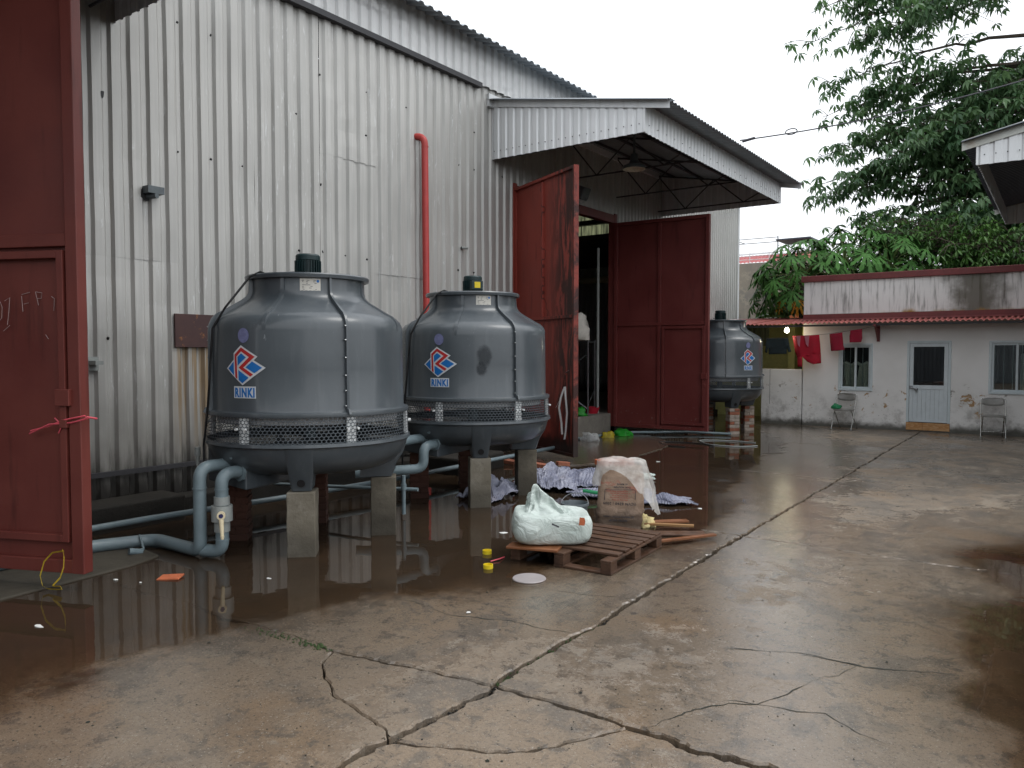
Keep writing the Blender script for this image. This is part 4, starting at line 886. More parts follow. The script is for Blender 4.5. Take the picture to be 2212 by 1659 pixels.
# ------------------------------------------------------------------ pipes
def flange(parent, c, d, r=.083, th=.022, mat='pvc'):
    d = Vector(d).normalized(); q = Vector(c); MB().tube([q - d * th / 2, q + d * th / 2], r, 8).build('flange_nut', mat, parent)
def ring(parent, c, d, r, th, mat='pvc'):
    d = Vector(d).normalized(); q = Vector(c); return MB().tube([q - d * th / 2, q + d * th / 2], r, 20).build('coupling', mat, parent, smooth=40)
def pset(dy, t_idx, long):
    which = 'nearest' if t_idx == 1 else 'middle'
    y = 4.77 + dy; xa, xb = -5.90, -5.73; ra = .054
    a = MB(); ya = y - 1.08
    if long: a.bent([(xa, y - .78, .775), (xa, ya, .775), (xa, ya, .065), (xa - .70, ya + .0, .065), (-6.78, ya - .45, .07), (-6.95, -1.5, .08)], ra, 16, .11, 6)
    else: a.bent([(xa, y - .78, .77), (xa, ya, .77), (xa, ya - .75, .72), (xa - .3, ya - 1.2, .60)], ra, 16, .11, 6)
    pa = a.build('inlet_pipe', 'pvc', smooth=50); tag(pa, 'thick grey plastic pipe leaving the %s tower sump on the far side' % which, 'pipe', 'grey plastic water pipes')
    flange(pa, (xa, y - .808, .775), (0, 1, 0))
    if long: ring(pa, (xa, ya, .60), (0, 0, 1), ra + .005, .012)
    b = MB(); yb = y - .985
    if long: b.bent([(xb, y - .78, .725), (xb, yb, .725), (xb, yb, .065), (xa - .02, ya + .03, .065)], ra, 16, .11, 6)
    else: b.bent([(xb, y - .78, .71), (xb, yb, .71), (xb, yb, .46), (xb - .5, yb - .55, .43)], ra, 16, .10, 6)
    pb = b.build('outlet_pipe', 'pvc', smooth=50); tag(pb, ('thick grey plastic pipe with a ball valve below the nearest tower' if long else 'thick grey plastic elbow pipe below the middle tower'), 'pipe', 'grey plastic water pipes')
    flange(pb, (xb, y - .808, .72), (0, 1, 0))
    n_ = MB(); n_.tube([(xb - .02, y - .88, .855), (xb - .02, y - .78, .855)], .022, 10); n_.build('overflow_stub', 'pvc', pb, smooth=40); flange(pb, (xb - .02, y - .808, .855), (0, 1, 0), .036, .016)
    if long:
        for z, r, th, mt in ((.595, ra + .004, .012, 'pvc'), (.50, .064, .07, 'pvc2'), (.395, .086, .13, 'pvc2'), (.285, .064, .09, 'pvc2'), (.17, ra + .004, .01, 'pvc')):
            v = ring(pb, (xb, yb, z), (0, 0, 1), r, th, mt); v.name = 'valve_body' if mt == 'pvc2' else 'coupling'
        d = Vector((.8, -.6, 0)); h0 = Vector((xb, yb, .395)) + d * .08
        k = MB(); k.tube([h0 - d * .02, h0 + d * .03], .028, 14); k.build('valve_neck', 'cream', pb, smooth=40)
        k = MB(); k.tube([h0 + d * .015, h0 + d * .055], .034, 16); k.tube([h0 + d * .035 + Vector((0, 0, -.01)), h0 + d * .05 + Vector((.006, .004, -.17))], [.022, .014], 10); k.tube([h0 + d * .05 + Vector((.006, .004, -.165)), h0 + d * .05 + Vector((.007, .004, -.195))], [.017, .012], 10)
        hd = k.build('valve_handle', 'cream', pb, smooth=50); k = MB(); k.tube([h0 + d * .054, h0 + d * .060], .018, 14); k.build('handle_cap', 'navy', hd)
pset(0, 1, True); pset(2.51, 2, False)
m = MB(); m.bent([(-7.2, 2.0, .14), (-7.1, 4.0, .15), (-6.85, 5.6, .16), (-6.72, 7.0, .17), (-6.78, 11.2, .18)], .030, 10, .2); tag(m.build('thin_pipe', 'pvc', smooth=50), 'thin grey pipe running along the ground behind the brick piers', 'pipe')
m = MB(); m.bent([(-5.5, 5.95, .30), (-6.3, 5.7, .28), (-7.3, 5.5, .24)], .020, 8, .1); tag(m.build('thin_pipe', 'pvc', smooth=50), 'thin grey branch pipe crossing between the two nearest towers', 'pipe')
m = MB(); m.bent([(-5.62, 5.86, .45), (-5.62, 5.86, .04)], .022, 8); m.tube([(-5.62, 5.86, .36), (-5.62, 5.86, .30)], .03, 8); tag(m.build('drain_pipe', 'pvc', smooth=50), 'short upright grey pipe between the two nearest towers', 'pipe')
m = MB(); m.tube([(-6.42, 4.0, .86), (-6.42, 4.0, .70)], .016, 8); m.tube([(-6.42, 4.0, .88), (-6.42, 4.0, .80)], .026, 10); m.tube([(-6.42, 4.0, .72), (-6.42, 4.05, .06)], .012, 8); tag(m.build('float_pipe', 'pvc2', smooth=50), 'slim pale float pipe standing left of the nearest tower', 'pipe')
m = MB(); m.tube([(-7.9, 11.3, .06), (-7.7, 13.0, .05), (-7.5, 14.4, .06), (-6.4, 15.4, .05), (-5.6, 15.6, .04)], .028, 8); tag(m.build('thin_pipe', 'pvc', smooth=50), 'thin grey pipe lying at the foot of the dull red door leaf', 'pipe')
m = MB(); m.tube([(-6.62, 3.55, .13), (-6.5, 3.52, .03), (-6.42, 3.45, .03), (-6.44, 3.36, .05)], [.008, .012, .028, .03], 8); tag(m.build('pipe_scrap', 'pvc', smooth=50), 'small curled scrap of grey pipe tied to the ground pipe', 'pipe')

# ------------------------------------------------------------------ low white house across the yard
HY = 18.9
ho = empty('house', (-5.06, HY, 0), 0, 'low white house with stained parapet and red sheet awning at the back', 'house')
def HB(m, nm, mat, parent=None, **k):
    q = ho.location; m.v = [(a - q.x, b - q.y, c - q.z) for a, b, c in m.v]; return m.build(nm, mat, parent or ho, **k)
def holes(xs, zs, y0, y1, cut):
    """wall slab in XZ with rectangular openings (x0,x1,z0,z1)"""
    X = sorted(set(xs + [c for h in cut for c in h[:2]])); Z = sorted(set(zs + [c for h in cut for c in h[2:]])); m = MB()
    inh = lambda x, z: any(h[0] < x < h[1] and h[2] < z < h[3] for h in cut)
    for i in range(len(X) - 1):
        for k in range(len(Z) - 1):
            if inh((X[i] + X[i + 1]) / 2, (Z[k] + Z[k + 1]) / 2): continue
            for y in (y0, y1): m.add([(X[i], y, Z[k]), (X[i + 1], y, Z[k]), (X[i + 1], y, Z[k + 1]), (X[i], y, Z[k + 1])], [(0, 1, 2, 3)])
    for x0, x1, z0, z1 in cut: m.add([(x, y, z) for y in (y0, y1) for x, z in ((x0, z0), (x1, z0), (x1, z1), (x0, z1))], [(0, 1, 5, 4), (1, 2, 6, 5), (2, 3, 7, 6), (3, 0, 4, 7)])
    return m
W1r, W2r, Dr = (-4.26, -3.53, .86, 1.94), (-1.29, -.30, .87, 1.98), (-2.83, -1.98, .03, 1.99)
HB(holes([-5.06, 3.2], [-.04, 3.40], HY, HY + .18, [W1r, W2r, Dr]), 'wall', 'limewash')
m = MB(); m.box(-5.06, -4.9, HY + .18, 23.5, -.04, 3.3); HB(m, 'wall', 'limewash')
m = MB(); m.box(-4.9, 3.2, 23.3, 23.5, -.04, 3.1); m.box(3.05, 3.2, HY + .18, 23.3, -.04, 3.1); HB(m, 'wall', 'olive')
m = MB(); m.box(-4.9, 3.05, HY + .18, 23.3, 2.95, 3.05); HB(m, 'ceiling', 'dark_in')
m = MB(); m.box(-4.9, 3.05, 20.6, 20.65, 0, 2.95); HB(m, 'inner_wall', 'dark_in')
m = MB(); m.box(-5.12, 3.25, HY - .05, HY + .30, 3.39, 3.53); HB(m, 'parapet_cap', 'redcap', bevel=.01)
m = MB(); m.box(-5.12, -4.8, HY + .30, 23.5, 3.37, 3.51); HB(m, 'parapet_cap', 'redcap', bevel=.01)
m = MB(); m.add([(-5.07, HY - .012, 2.63), (3.2, HY - .012, 2.63), (3.2, HY - .014, 2.52), (-5.07, HY - .014, 2.52), (-5.07, HY - .16, 2.485), (3.2, HY - .16, 2.485)], [(0, 1, 2, 3), (3, 2, 5, 4)]); HB(m, 'awning_flashing', 'redcap')
def wavy(x0, x1, y0, z0, y1, z1, mat, name, pitch=.105, amp=.018):
    n = round((x1 - x0) / pitch); k = 0
    per = 9
    while k < n:
        c = min(per, n - k); pr = []
        for i in range(c * 6 + 1): pr.append((i * pitch / 6, amp * math.cos(i * math.pi / 3)))
        d = Vector((0, y1 - y0, z1 - z0)); up = d.normalized(); no = Vector((0, -up.z, up.y)); e = random.uniform(-.006, .006)
        HB(sheet((x0 + k * pitch, y0 + e, z0 + e), (1, 0, 0), up, no if no.z > 0 else -no, pr, 0, d.length, 2), name, mat, smooth=60); k += c
wavy(-5.30, 3.2, HY - .52, 2.405, HY - .01, 2.50, 'redroof', 'awning_sheet')
wavy(-8.0, -5.30, HY - .52, 2.40, 21.4, 2.66, 'redroof', 'lean_to_sheet')
m = MB(); m.box(-7.9, 3.1, HY - .47, HY - .43, 2.33, 2.37); m.box(-7.9, -5.1, 20.5, 20.56, 2.46, 2.51); HB(m, 'awning_batten', 'brownrail')
def bracket(x, label=None):
    m = MB(); m.box(x - .03, x + .03, HY - .04, HY - .002, 1.98, 2.36); m.box(x - .03, x + .03, HY - .5, HY - .04, 2.31, 2.36); m.tube([(x, HY - .04, 2.02), (x, HY - .36, 2.31)], .028, 4); HB(m, 'awning_bracket', 'redcap')
bracket(-3.42); bracket(.4)
# alcove at the left, olive washed, with the low screen wall in front
m = MB(); m.box(-8.0, -5.07, 20.9, 21.0, -.04, 2.55); HB(m, 'alcove_wall', 'olive')
m = MB(); m.box(-5.78, -5.62, 20.2, 20.9, -.04, 2.5); HB(m, 'alcove_pier', 'olive'); m = MB(); m.box(-5.075, -5.061, HY, 20.9, 1.3, 2.46); HB(m, 'alcove_reveal', 'olive')
sheet((-7.3, 19.9, 0), (1, 0, 0), (0, 0, 1), (0, -1, 0), corr(8, .14, .02), 1.9, 2.46, 1).build('tmp', 'olivesheet'); q = bpy.data.objects['tmp']; q.name = 'alcove_sheet'; q.parent = ho; q.location = (5.06, -HY, 0)
m = MB(); m.box(-5.55, -5.07, 20.5, 20.58, .9, 1.55); HB(m, 'alcove_shelf', 'greyroof')
m = MB(); nx = 9; m.box(-6.04, -5.08, HY - .02, HY + .10, -.04, 1.335); tag(m.build('screen_wall', 'limewash', bevel=.012), 'low white screen wall with a thin vertical crack left of the house', 'wall')
m = MB(); m.tube([(-5.83 + noise.noise(Vector((0, 0, k))) * .006, HY - .021, 1.33 - k * .05) for k in range(18)], .004, 4); m.build('crack', 'ink', bpy.data.objects['screen_wall'])
# window builder
def window(r, sash_bars, label):
    x0, x1, z0, z1 = r; f = MB(); y0, y1 = HY - .03, HY + .06; e = .05
    f.box(x0, x0 + e, y0, y1, z0, z1); f.box(x1 - e, x1, y0, y1, z0, z1); f.box(x0 + e, x1 - e, y0, y1, z0, z0 + e); f.box(x0 + e, x1 - e, y0, y1, z1 - e, z1)
    wo = HB(f, 'window', 'frame', bevel=.004); xm = (x0 + x1) / 2
    def ch(mb, nm, mt, **k): q = ho.location; mb.v = [(a - q.x, b - q.y, c - q.z) for a, b, c in mb.v]; return mb.build(nm, mt, wo, **k)
    for a, b, yy in ((x0 + e, xm + .02, HY + .0), (xm - .02, x1 - e, HY + .03)):
        s_ = MB(); t_ = .042; s_.box(a, a + t_, yy, yy + .028, z0 + e, z1 - e); s_.box(b - t_, b, yy, yy + .028, z0 + e, z1 - e); s_.box(a + t_, b - t_, yy, yy + .028, z0 + e, z0 + e + t_); s_.box(a + t_, b - t_, yy, yy + .028, z1 - e - t_, z1 - e)
        ch(s_, 'sash', 'frame', bevel=.003); g_ = MB(); g_.box(a + t_, b - t_, yy + .012, yy + .016, z0 + e + t_, z1 - e - t_); ch(g_, 'pane', 'glass')
    for k in range(sash_bars):
        x = x0 + .1 + (x1 - x0 - .2) * k / (sash_bars - 1); b_ = MB(); b_.tube([(x, HY + .11, z0), (x, HY + .11, z1)], .008, 6); ch(b_, 'grille_bar', 'bar')
    return wo
window(W1r, 5, ''); window(W2r, 6, '')
def curtain(x0, x1, z0, z1, y, pinch, name='curtain'):
    m = MB(); rows = []
    for k in range(13):
        v = k / 12; z = z0 + (z1 - z0) * v; row = []
        for i in range(41):
            u = i / 40; w = 1 - pinch * v ** 1.6; x = x0 + (x1 - x0) * (.5 + (u - .5) * w) + pinch * v * (x1 - x0) * .12
            row.append((x, y + .022 * math.sin(u * 46 + v * 3) * (1.2 - v * .6), z + .02 * math.sin(u * 9) * v))
        rows.append(row)
    m.loft(rows, False, False); return HB(m, name, 'curtain', smooth=80)
curtain(-4.2, -3.93, .9, 1.46, HY + .19, .1); curtain(-3.92, -3.58, .9, 1.46, HY + .19, .35)
m = MB(); m.tube([(-4.2 + .62 * k / 10, HY + .2 + .02 * math.sin(k), 1.47 + .03 * math.sin(k * 1.7)) for k in range(11)], .035, 8); HB(m, 'curtain_roll', 'curtain', smooth=60)
curtain(-.75, -.32, .9, 1.7, HY + .22, .05)
m = MB(); m.box(-.72, -.36, HY + .45, HY + .75, .5, 1.55); HB(m, 'green_box', 'green_p')
# door
x0, x1, z0, z1 = Dr; zs_ = .20
m = MB(); y0, y1 = HY - .025, HY + .05
m.box(x0, x0 + .05, y0, y1, zs_, z1); m.box(x1 - .05, x1, y0, y1, zs_, z1); m.box(x0 + .05, x1 - .05, y0, y1, z1 - .05, z1); dr_ = HB(m, 'door', 'frame', bevel=.004)
def DB(mb, nm, mt, **k): q = ho.location; mb.v = [(a - q.x, b - q.y, c - q.z) for a, b, c in mb.v]; return mb.build(nm, mt, dr_, **k)
m = MB(); a, b = x0 + .055, x1 - .055
m.box(a, a + .075, HY - .012, HY + .03, .21, z1 - .055); m.box(b - .075, b, HY - .012, HY + .03, .21, z1 - .055); m.box(a + .075, b - .075, HY - .012, HY + .03, z1 - .13, z1 - .055); m.box(a + .075, b - .075, HY - .012, HY + .03, .93, 1.02); m.box(a + .075, b - .075, HY - .012, HY + .03, .21, .26)
DB(m, 'leaf_frame', 'doorpanel', bevel=.003)
for k in range(7):
    w_ = (b - a - .15) / 7; m = MB(); m.box(a + .075 + k * w_ + .0012, a + .075 + (k + 1) * w_ - .0012, HY - .002, HY + .012, .26, .93); DB(m, 'slat', 'doorpanel', bevel=.0015)
m = MB(); m.box(a + .075, b - .075, HY + .006, HY + .012, 1.02, z1 - .13); DB(m, 'pane', 'glass_dark')
m = MB(); m.box(a + .0, a + .07, HY - .05, HY - .013, .96, 1.0); m.tube([(a + .03, HY - .06, .965), (a + .11, HY - .06, .945), (a + .16, HY - .05, .955)], .014, 8); m.lathe([(.03, .90), (.035, .93), (.03, .95), (.0, .95)], 10, (a + .14, HY - .045)); DB(m, 'latch', 'steel', smooth=40)
for k, xx in enumerate((x0, (x0 + x1) / 2 - .1)):
    m = MB(); m.box(xx + .002, [(x0 + x1) / 2 - .1, x1][k] - .002, HY - .02, HY + .05, .03, .195); HB(m, 'tile', 'tile', bevel=.003)
# lit bulb
lb = empty('light_bulb', (-5.36, HY - .30, 2.36), 0, 'lit bulb glowing under the awning beside the dark shirt', 'lamp')
m = MB(); m.lathe([(.0, -.165), (.034, -.155), (.054, -.12), (.052, -.085), (.028, -.045), (.018, -.03), (.0, -.03)], 16); m.build('bulb', 'bulb', lb, smooth=60)
m = MB(); m.lathe([(.022, -.045), (.026, .0), (.0, .0)], 12); m.build('socket', 'whitepaint', lb, smooth=40)
pd = bpy.data.lights.new('bulb_light', 'POINT'); pd.energy = 3.5; pd.shadow_soft_size = .05; pd.color = (1, .9, .62); po = bpy.data.objects.new('bulb_light', pd); COL.objects.link(po); po.parent = lb; po.location = (0, -.02, -.24)
# washing line and clothes
line = [(-7.4, 18.55, 2.06), (-5.8, 18.5, 2.065), (-5.2, 18.5, 2.10), (-4.4, 18.5, 2.16), (-3.7, 18.5, 2.26), (-3.42, 18.6, 2.33)]
tag(MB().tube(line, .004, 5).build('clothes_line', 'ink'), 'thin sagging clothes line under the awning', 'line')
def cloth(name, outline, mat, label, y=18.5, sd=0, amp=.03):
    vs, fs = poly2d(outline, 3); m = MB()
    m.add([(x, y + amp * (noise.noise(Vector((x * 6 + sd, z * 2.0, sd))) + .6 * math.sin(x * 24 + z * 3)) * min(1, (max(b for a, b in outline) - z) * 5 + .1), z) for x, z, *_ in vs], fs)
    o = m.build(name, mat, None, smooth=80); sd_ = o.modifiers.new('solid', 'SOLIDIFY'); sd_.thickness = .006; tag(o, label, 'clothes', 'washing on the line'); return o
cloth('shirt', [(-5.80, 2.065), (-5.30, 2.075), (-5.26, 1.92), (-5.22, 1.75), (-5.28, 1.74), (-5.32, 1.84), (-5.33, 1.70), (-5.74, 1.69), (-5.75, 1.85), (-5.78, 1.72), (-5.83, 1.74)], 'shirt_dark', 'dark shirt hanging at the left end of the line', sd=1)
s_ = cloth('shirt', [(-5.20, 2.12), (-4.60, 2.14), (-4.58, 1.75), (-4.56, 1.49), (-4.72, 1.46), (-4.86, 1.52), (-4.97, 1.64), (-4.96, 1.40), (-5.08, 1.40), (-5.09, 1.62), (-5.14, 1.75)], 'shirt_red', 'bright red shirt with pink panels hanging on the line', sd=2, amp=.045)
for cx, w_ in ((-5.05, .05), (-4.86, .055)):
    vs, fs = poly2d([(cx - w_, 2.11), (cx + w_, 2.12), (cx + w_ * .8, 1.98), (cx + .03, 1.86), (cx - w_ * .3, 1.93)], 1); m = MB(); m.add([(x, 18.445, z) for x, z, *_ in vs], fs); m.build('pink_panel', 'shirt_pink', s_)
cloth('cloth', [(-4.38, 2.155), (-4.10, 2.19), (-4.08, 1.90), (-4.05, 1.80), (-4.2, 1.77), (-4.34, 1.77), (-4.36, 1.95)], 'shirt_dred', 'crimson cloth hanging left of the small one on the line', sd=3)
cloth('cloth', [(-3.93, 2.23), (-3.69, 2.26), (-3.68, 2.05), (-3.70, 1.965), (-3.94, 1.96), (-3.95, 2.1)], 'shirt_dred', 'small crimson cloth at the right end of the line above the window', sd=4)
# folding chairs
def chair(x, y, rz, label):
    c = empty('folding_chair', (x, y, 0), rz, label, 'chair', 'steel folding chairs by the house'); w = .215; r = .011
    m = MB(); m.bent([(-w, -.20, 0), (-w, .02, .44), (-w, .10, .60), (-w + .0, .17, .80), (w - .0, .17, .80), (w, .10, .60), (w, .02, .44), (w, -.20, 0)], r, 10, .07, 6); m.build('front_frame', 'chrome', c, smooth=60)
    m = MB(); m.bent([(-w + .03, .30, 0), (-w + .03, -.10, .43), (w - .03, -.10, .43), (w - .03, .30, 0)], r, 10, .03, 4); m.build('rear_frame', 'chrome', c, smooth=60)
    m = MB(); m.tube([(-w, -.135, .13), (w, -.135, .13)], .008, 8); m.build('front_rung', 'chrome', c); m = MB(); m.tube([(-w + .03, .18, .13), (w - .03, .18, .13)], .008, 8); m.build('rear_rung', 'chrome', c)
    m = MB(); pts = []
    for k in range(24):
        a = 2 * math.pi * k / 24; ca, sa = math.cos(a), math.sin(a); pts.append((.205 * math.copysign(abs(ca) ** .55, ca), -.03 + .19 * math.copysign(abs(sa) ** .55, sa)))
    m.prism(pts, .43, .462); m.build('seat', 'vinyl', c, bevel=.008, smooth=40)
    m = MB(); rows = []
    for k in range(7):
        v = k / 6; row = []
        for i in range(15):
            u = i / 14 * 2 - 1; q = 1 - (abs(u) ** 5) * .25; row.append((u * .195, .135 + .035 * v + .03 * (1 - u * u), .62 + (.03 + .16 * v) * 1 * (q if v > .5 else 1) - .012 * (v < .1) + .03 * abs(u) ** 3 * (v < .4)))
        rows.append(row)
    m.loft(rows, False, False); o = m.build('backrest', 'vinyl', c, smooth=60); sd_ = o.modifiers.new('solid', 'SOLIDIFY'); sd_.thickness = .02
    for xx in (-w + .03, w - .03):
        for yy in (.30,): m = MB(); m.tube([(xx, yy, 0), (xx, yy - .02, .03)], .015, 8); m.build('foot_cap', 'black', c)
    for xx in (-w, w): m = MB(); m.tube([(xx, -.20, 0), (xx, -.185, .03)], .015, 8); m.build('foot_cap', 'pvc2', c)
    return c
chair(-4.02, 18.45, R(-6), 'steel folding chair holding a green bundle below the curtained window')
chair(-1.16, 18.42, R(6), 'steel folding chair standing alone right of the house door')
def bag(name, loc, r, mat, label, sd, cat='bag', sq=.7, smooth=80):
    m = MB(); rings = []
    for k in range(1, 9):
        ph = math.pi * k / 9; row = []
        for i in range(18):
            a = 2 * math.pi * i / 18; v = Vector((math.sin(ph) * math.cos(a), math.sin(ph) * math.sin(a), -math.cos(ph))); f = 1 + (.25 if cat == 'sack' else .55) * noise.noise(v * 1.7 + Vector((sd, 0, 0))) + .30 * noise.noise(v * 5 + Vector((sd, 5, 0)))
            q = v * r * f; row.append((q.x * 1.1, q.y, max(-r * sq * .5, q.z * sq) + r * sq * .5))
        rings.append(row)
    m.loft(rings); o = m.build(name, mat, smooth=smooth); o.location = loc; return tag(o, label, cat)
bag('green_bundle', (-4.18, 18.36, .465), .085, 'green_p', 'green plastic bundle on the seat of the chair below the window', 4, 'bundle', .8)

# ------------------------------------------------------------------ things in the yard
# pallet: local x along the long side
pa = empty('pallet', (-3.33, 5.77, 0), R(93), 'dark wet wooden pallet with a white sack on it', 'pallet')
PL, PW = 1.06, .94
def plank(nm, x0, x1, y0, y1, z0, z1, mat='wood', parent=None, rot=None):
    L = Vector(((x1 - x0), (y1 - y0), (z1 - z0))); m = MB(); n = 5; rs = random.Random(int((x0 * 31 + y0 * 17 + z0 * 7) * 100))
    ax = 0 if L.x >= L.y else 1; o = m
    m.box(-L.x / 2, L.x / 2, -L.y / 2, L.y / 2, -L.z / 2, L.z / 2)
    if ax == 1:   # grain runs along the object's x
        m.v = [(y, -x, z) for x, y, z in m.v]
    b = m.build(nm, mat, parent, bevel=.004); b.location = ((x0 + x1) / 2, (y0 + y1) / 2, (z0 + z1) / 2); b.rotation_euler = (rs.uniform(-.012, .012), rs.uniform(-.006, .006), (R(90) if ax == 1 else 0) + (rot if rot is not None else rs.uniform(-.012, .012))); return b
xs_ = [-.53 + .098 / 2 + k * 1.06 / 8 for k in range(8)]
for k in range(8):
    x = -PL / 2 + .055 + (PL - .11) * k / 7; h = 0 if k else .0
    y0, y1 = -PW / 2, PW / 2
    if k == 0: continue
    plank('deck_board', x - .048, x + .048, y0 + random.uniform(0, .012), y1 - random.uniform(0, .012), .118, .139, 'wood', pa)
for yy in (-PW / 2 + .05, 0, PW / 2 - .05): plank('stringer_board', -PL / 2, PL / 2, yy - .048, yy + .048, .097, .117, 'wood', pa, 0)
for yy in (-PW / 2 + .05, 0, PW / 2 - .05):
    for xx in (-PL / 2 + .06, 0, PL / 2 - .06): plank('block', xx - .06, xx + .06, yy - .045, yy + .045, .021, .096, 'wood', pa)
for yy in (-PW / 2 + .05, 0, PW / 2 - .05): plank('bottom_board', -PL / 2, PL / 2, yy - .048, yy + .048, .001, .020, 'wood', pa, 0)
for xx in (-PL / 2 + .05, PL / 2 - .05): plank('bottom_board', xx - .048, xx + .048, -PW / 2 + .1, -.05, .0015, .0195, 'wood', pa, 0)
b = plank('broken_board', -.60, -.44, .02, .46, .119, .139, 'wood_red', pa, R(14)); b['label'] = 'broken reddish end board'
# white woven sack
sk = MB(); rings = []; N = 72
def sbody(a, z, rx, ry, e=.42):
    c, s_ = math.cos(a), math.sin(a); v = Vector((rx * math.copysign(abs(c) ** e, c), ry * math.copysign(abs(s_) ** e, s_), z))
    w_ = noise.noise(v * 4.5) * .022 + noise.noise(Vector((v.x * 7, v.y * 7, z * 22))) * .010 + noise.noise(v * 17) * .006; return v + Vector((c, s_, 0)) * w_
for z, rx, ry in ((0, .27, .19), (.015, .31, .225), (.06, .335, .245), (.12, .342, .25), (.18, .338, .245), (.225, .325, .23), (.255, .31, .21)): rings.append([sbody(2 * math.pi * i / N, z + (.02 * math.cos(2 * math.pi * i / N - 2.6) if z > .2 else 0), rx, ry) for i in range(N)])
for k in range(1, 11):
    t_ = k / 10.5; row = []
    for i in range(N):
        a = 2 * math.pi * i / N; b = rings[6][i]; rxx = .14 * math.cos(a) - .07; zz = .53 - 1.25 * max(0, rxx + .14) - 3.0 * max(0, -.16 - rxx); rd = Vector((rxx, .035 + .04 * math.cos(a * 2), max(.24, zz)))
        q = Vector((b.x + (rd.x - b.x) * t_ ** .75, b.y + (rd.y - b.y) * t_ ** .7, b.z + (rd.z - b.z) * t_ ** 1.55)); pl = (1 - t_) * t_ * 4
        q = q + Vector((math.cos(a), math.sin(a), .8)) * pl * (.04 * noise.noise(Vector((a * 3.2, t_ * 1.5, 2))) - .11 * abs(noise.noise(Vector((math.cos(a) * 2.6, math.sin(a) * 2.6, t_ * 2.2)))) - .05 * abs(noise.noise(Vector((math.cos(a) * 6, math.sin(a) * 6, t_ * 4)))) + .015 * noise.noise(Vector((a * 8, t_ * 6, 1)))); row.append(q)
    rings.append(row)
sk.loft(rings); so_ = sk.build('sack', 'sack', smooth=80); so_.modifiers.new('sub', 'SUBSURF').render_levels = 1; so_.location = (-3.53, 5.50, .140); so_.rotation_euler = (0, 0, R(38)); tag(so_, 'full white woven sack with a peaked folded top on the pallet', 'sack')
m = MB(); vs, fs = poly2d([(-.025, -.03), (.02, -.035), (.028, .0), (.02, .03), (-.02, .035)], 1); m.add([(x + .22, -.268 + .02 * abs(x), y + .215) for x, y, *_ in vs], fs); m.build('orange_print', 'brick_o', so_)
m = MB(); m.add([(-.03, -.268, .19), (.0, -.27, .178), (.028, -.268, .165), (.032, -.268, .178), (.0, -.27, .192), (-.028, -.266, .203)], [(0, 1, 2, 3, 4, 5)]); m.build('dark_print', 'ink', so_)
# cement bag standing on end, print upside down
CB = empty('cement_bag', (-3.585, 6.80, 0), R(24), 'brown paper cement bag with upside-down print, standing under milky plastic film', 'bag')
m = MB(); rings = []; N = 48
def cbp(u, z, off=0):
    """front-ish superellipse cross section; u = angle"""
    c, s_ = math.cos(u), math.sin(u); k = z / .62
    rx = .205 + .025 * math.sin(k * 3.1) + .02 * (1 - k) * (k < .3); ry = .10 + .028 * math.sin(k * 3.1) + (.03 * (1 - k) if k < .3 else 0)
    if k > .9: ry *= .75; rx *= .96
    x = rx * math.copysign(abs(c) ** .6, c); y = ry * math.copysign(abs(s_) ** .6, s_); n_ = noise.noise(Vector((x * 9, y * 9, z * 12))) * .010 + .006 * math.sin(z * 70 + x * 9) * (k < .35)
    return Vector((x + .03 * math.sin(k * 2) + c * (n_ + off), y + s_ * (n_ + off), z))
for k in range(23): rings.append([cbp(2 * math.pi * i / N, .62 * k / 22) for i in range(N)])
m.loft(rings); cb = m.build('paper_bag', 'cement', CB, smooth=70)
def print_on(body, size, z, mat, off=.0, sx=1.0):
    tv, tf = text_mesh(body, size, .0008); cx = (max(v[0] for v in tv) + min(v[0] for v in tv)) / 2; cy = (max(v[1] for v in tv) + min(v[1] for v in tv)) / 2
    m = MB(); P_ = []
    for x, y, _ in tv:
        x, y = -(x - cx) * sx + off, -(y - cy); zz = z + y; ry = -(.10 + .028 * math.sin(zz / .62 * 3.1) + (.03 * (1 - zz / .62) if zz / .62 < .3 else 0)) - .017
        P_.append((x + .03 * math.sin(zz / .62 * 2), ry * (1 - (abs(x) / .23) ** 3.3) ** .6 if abs(x) < .2 else ry * .6, zz))
    m.add(P_, tf); return m.build('lettering', mat, cb)
print_on('TCVN 6260 : 2009', .036, .262, 'ink'); print_on('XI MANG POOC LANG', .026, .135, 'ink'); print_on('HON HOP', .034, .10, 'ink'); print_on('THAI NGUYEN', .022, .425, 'ink', .02); print_on('XI MANG', .022, .455, 'ink', .02)
for k in range(5): print_on('xi mang pooc lang hon hop' if k % 2 else 'khoi luong tinh 50 kg', .015, .385 - k * .021, 'inkred', 0)
m = MB()
def fy(x, z): return -(.10 + .028 * math.sin(z / .62 * 3.1)) * (1 - (abs(x) / .23) ** 3.3) ** .6 - .018
for pts in ([(-.15, .29), (-.15, .395), (.13, .405), (.145, .395), (.15, .29)],):
    m.tube([(x + .03 * math.sin(z / .62 * 2), fy(x, z), z) for a, b in zip(pts[:-1], pts[1:]) for x, z in [(a[0] + (b[0] - a[0]) * k / 6, a[1] + (b[1] - a[1]) * k / 6) for k in range(6)]], .003, 4)
m.build('frame_print', 'ink', cb)
# two bricks lying on the bag top
for x, y, rz, nm in ((-.13, .03, .5, 'orange brick on top of the cement bag, at its left'), (.05, .06, .15, 'orange brick on top of the cement bag, behind the film')):
    m = MB(); m.box(-.10, .10, -.05, .05, 0, .055); o = m.build('brick', 'brick_o', bevel=.005); c, s_ = math.cos(R(24)), math.sin(R(24)); o.location = (-3.585 + c * x - s_ * y, 6.80 + s_ * x + c * y, .618); o.rotation_euler = (0, 0, R(24) + rz); tag(o, nm, 'brick')
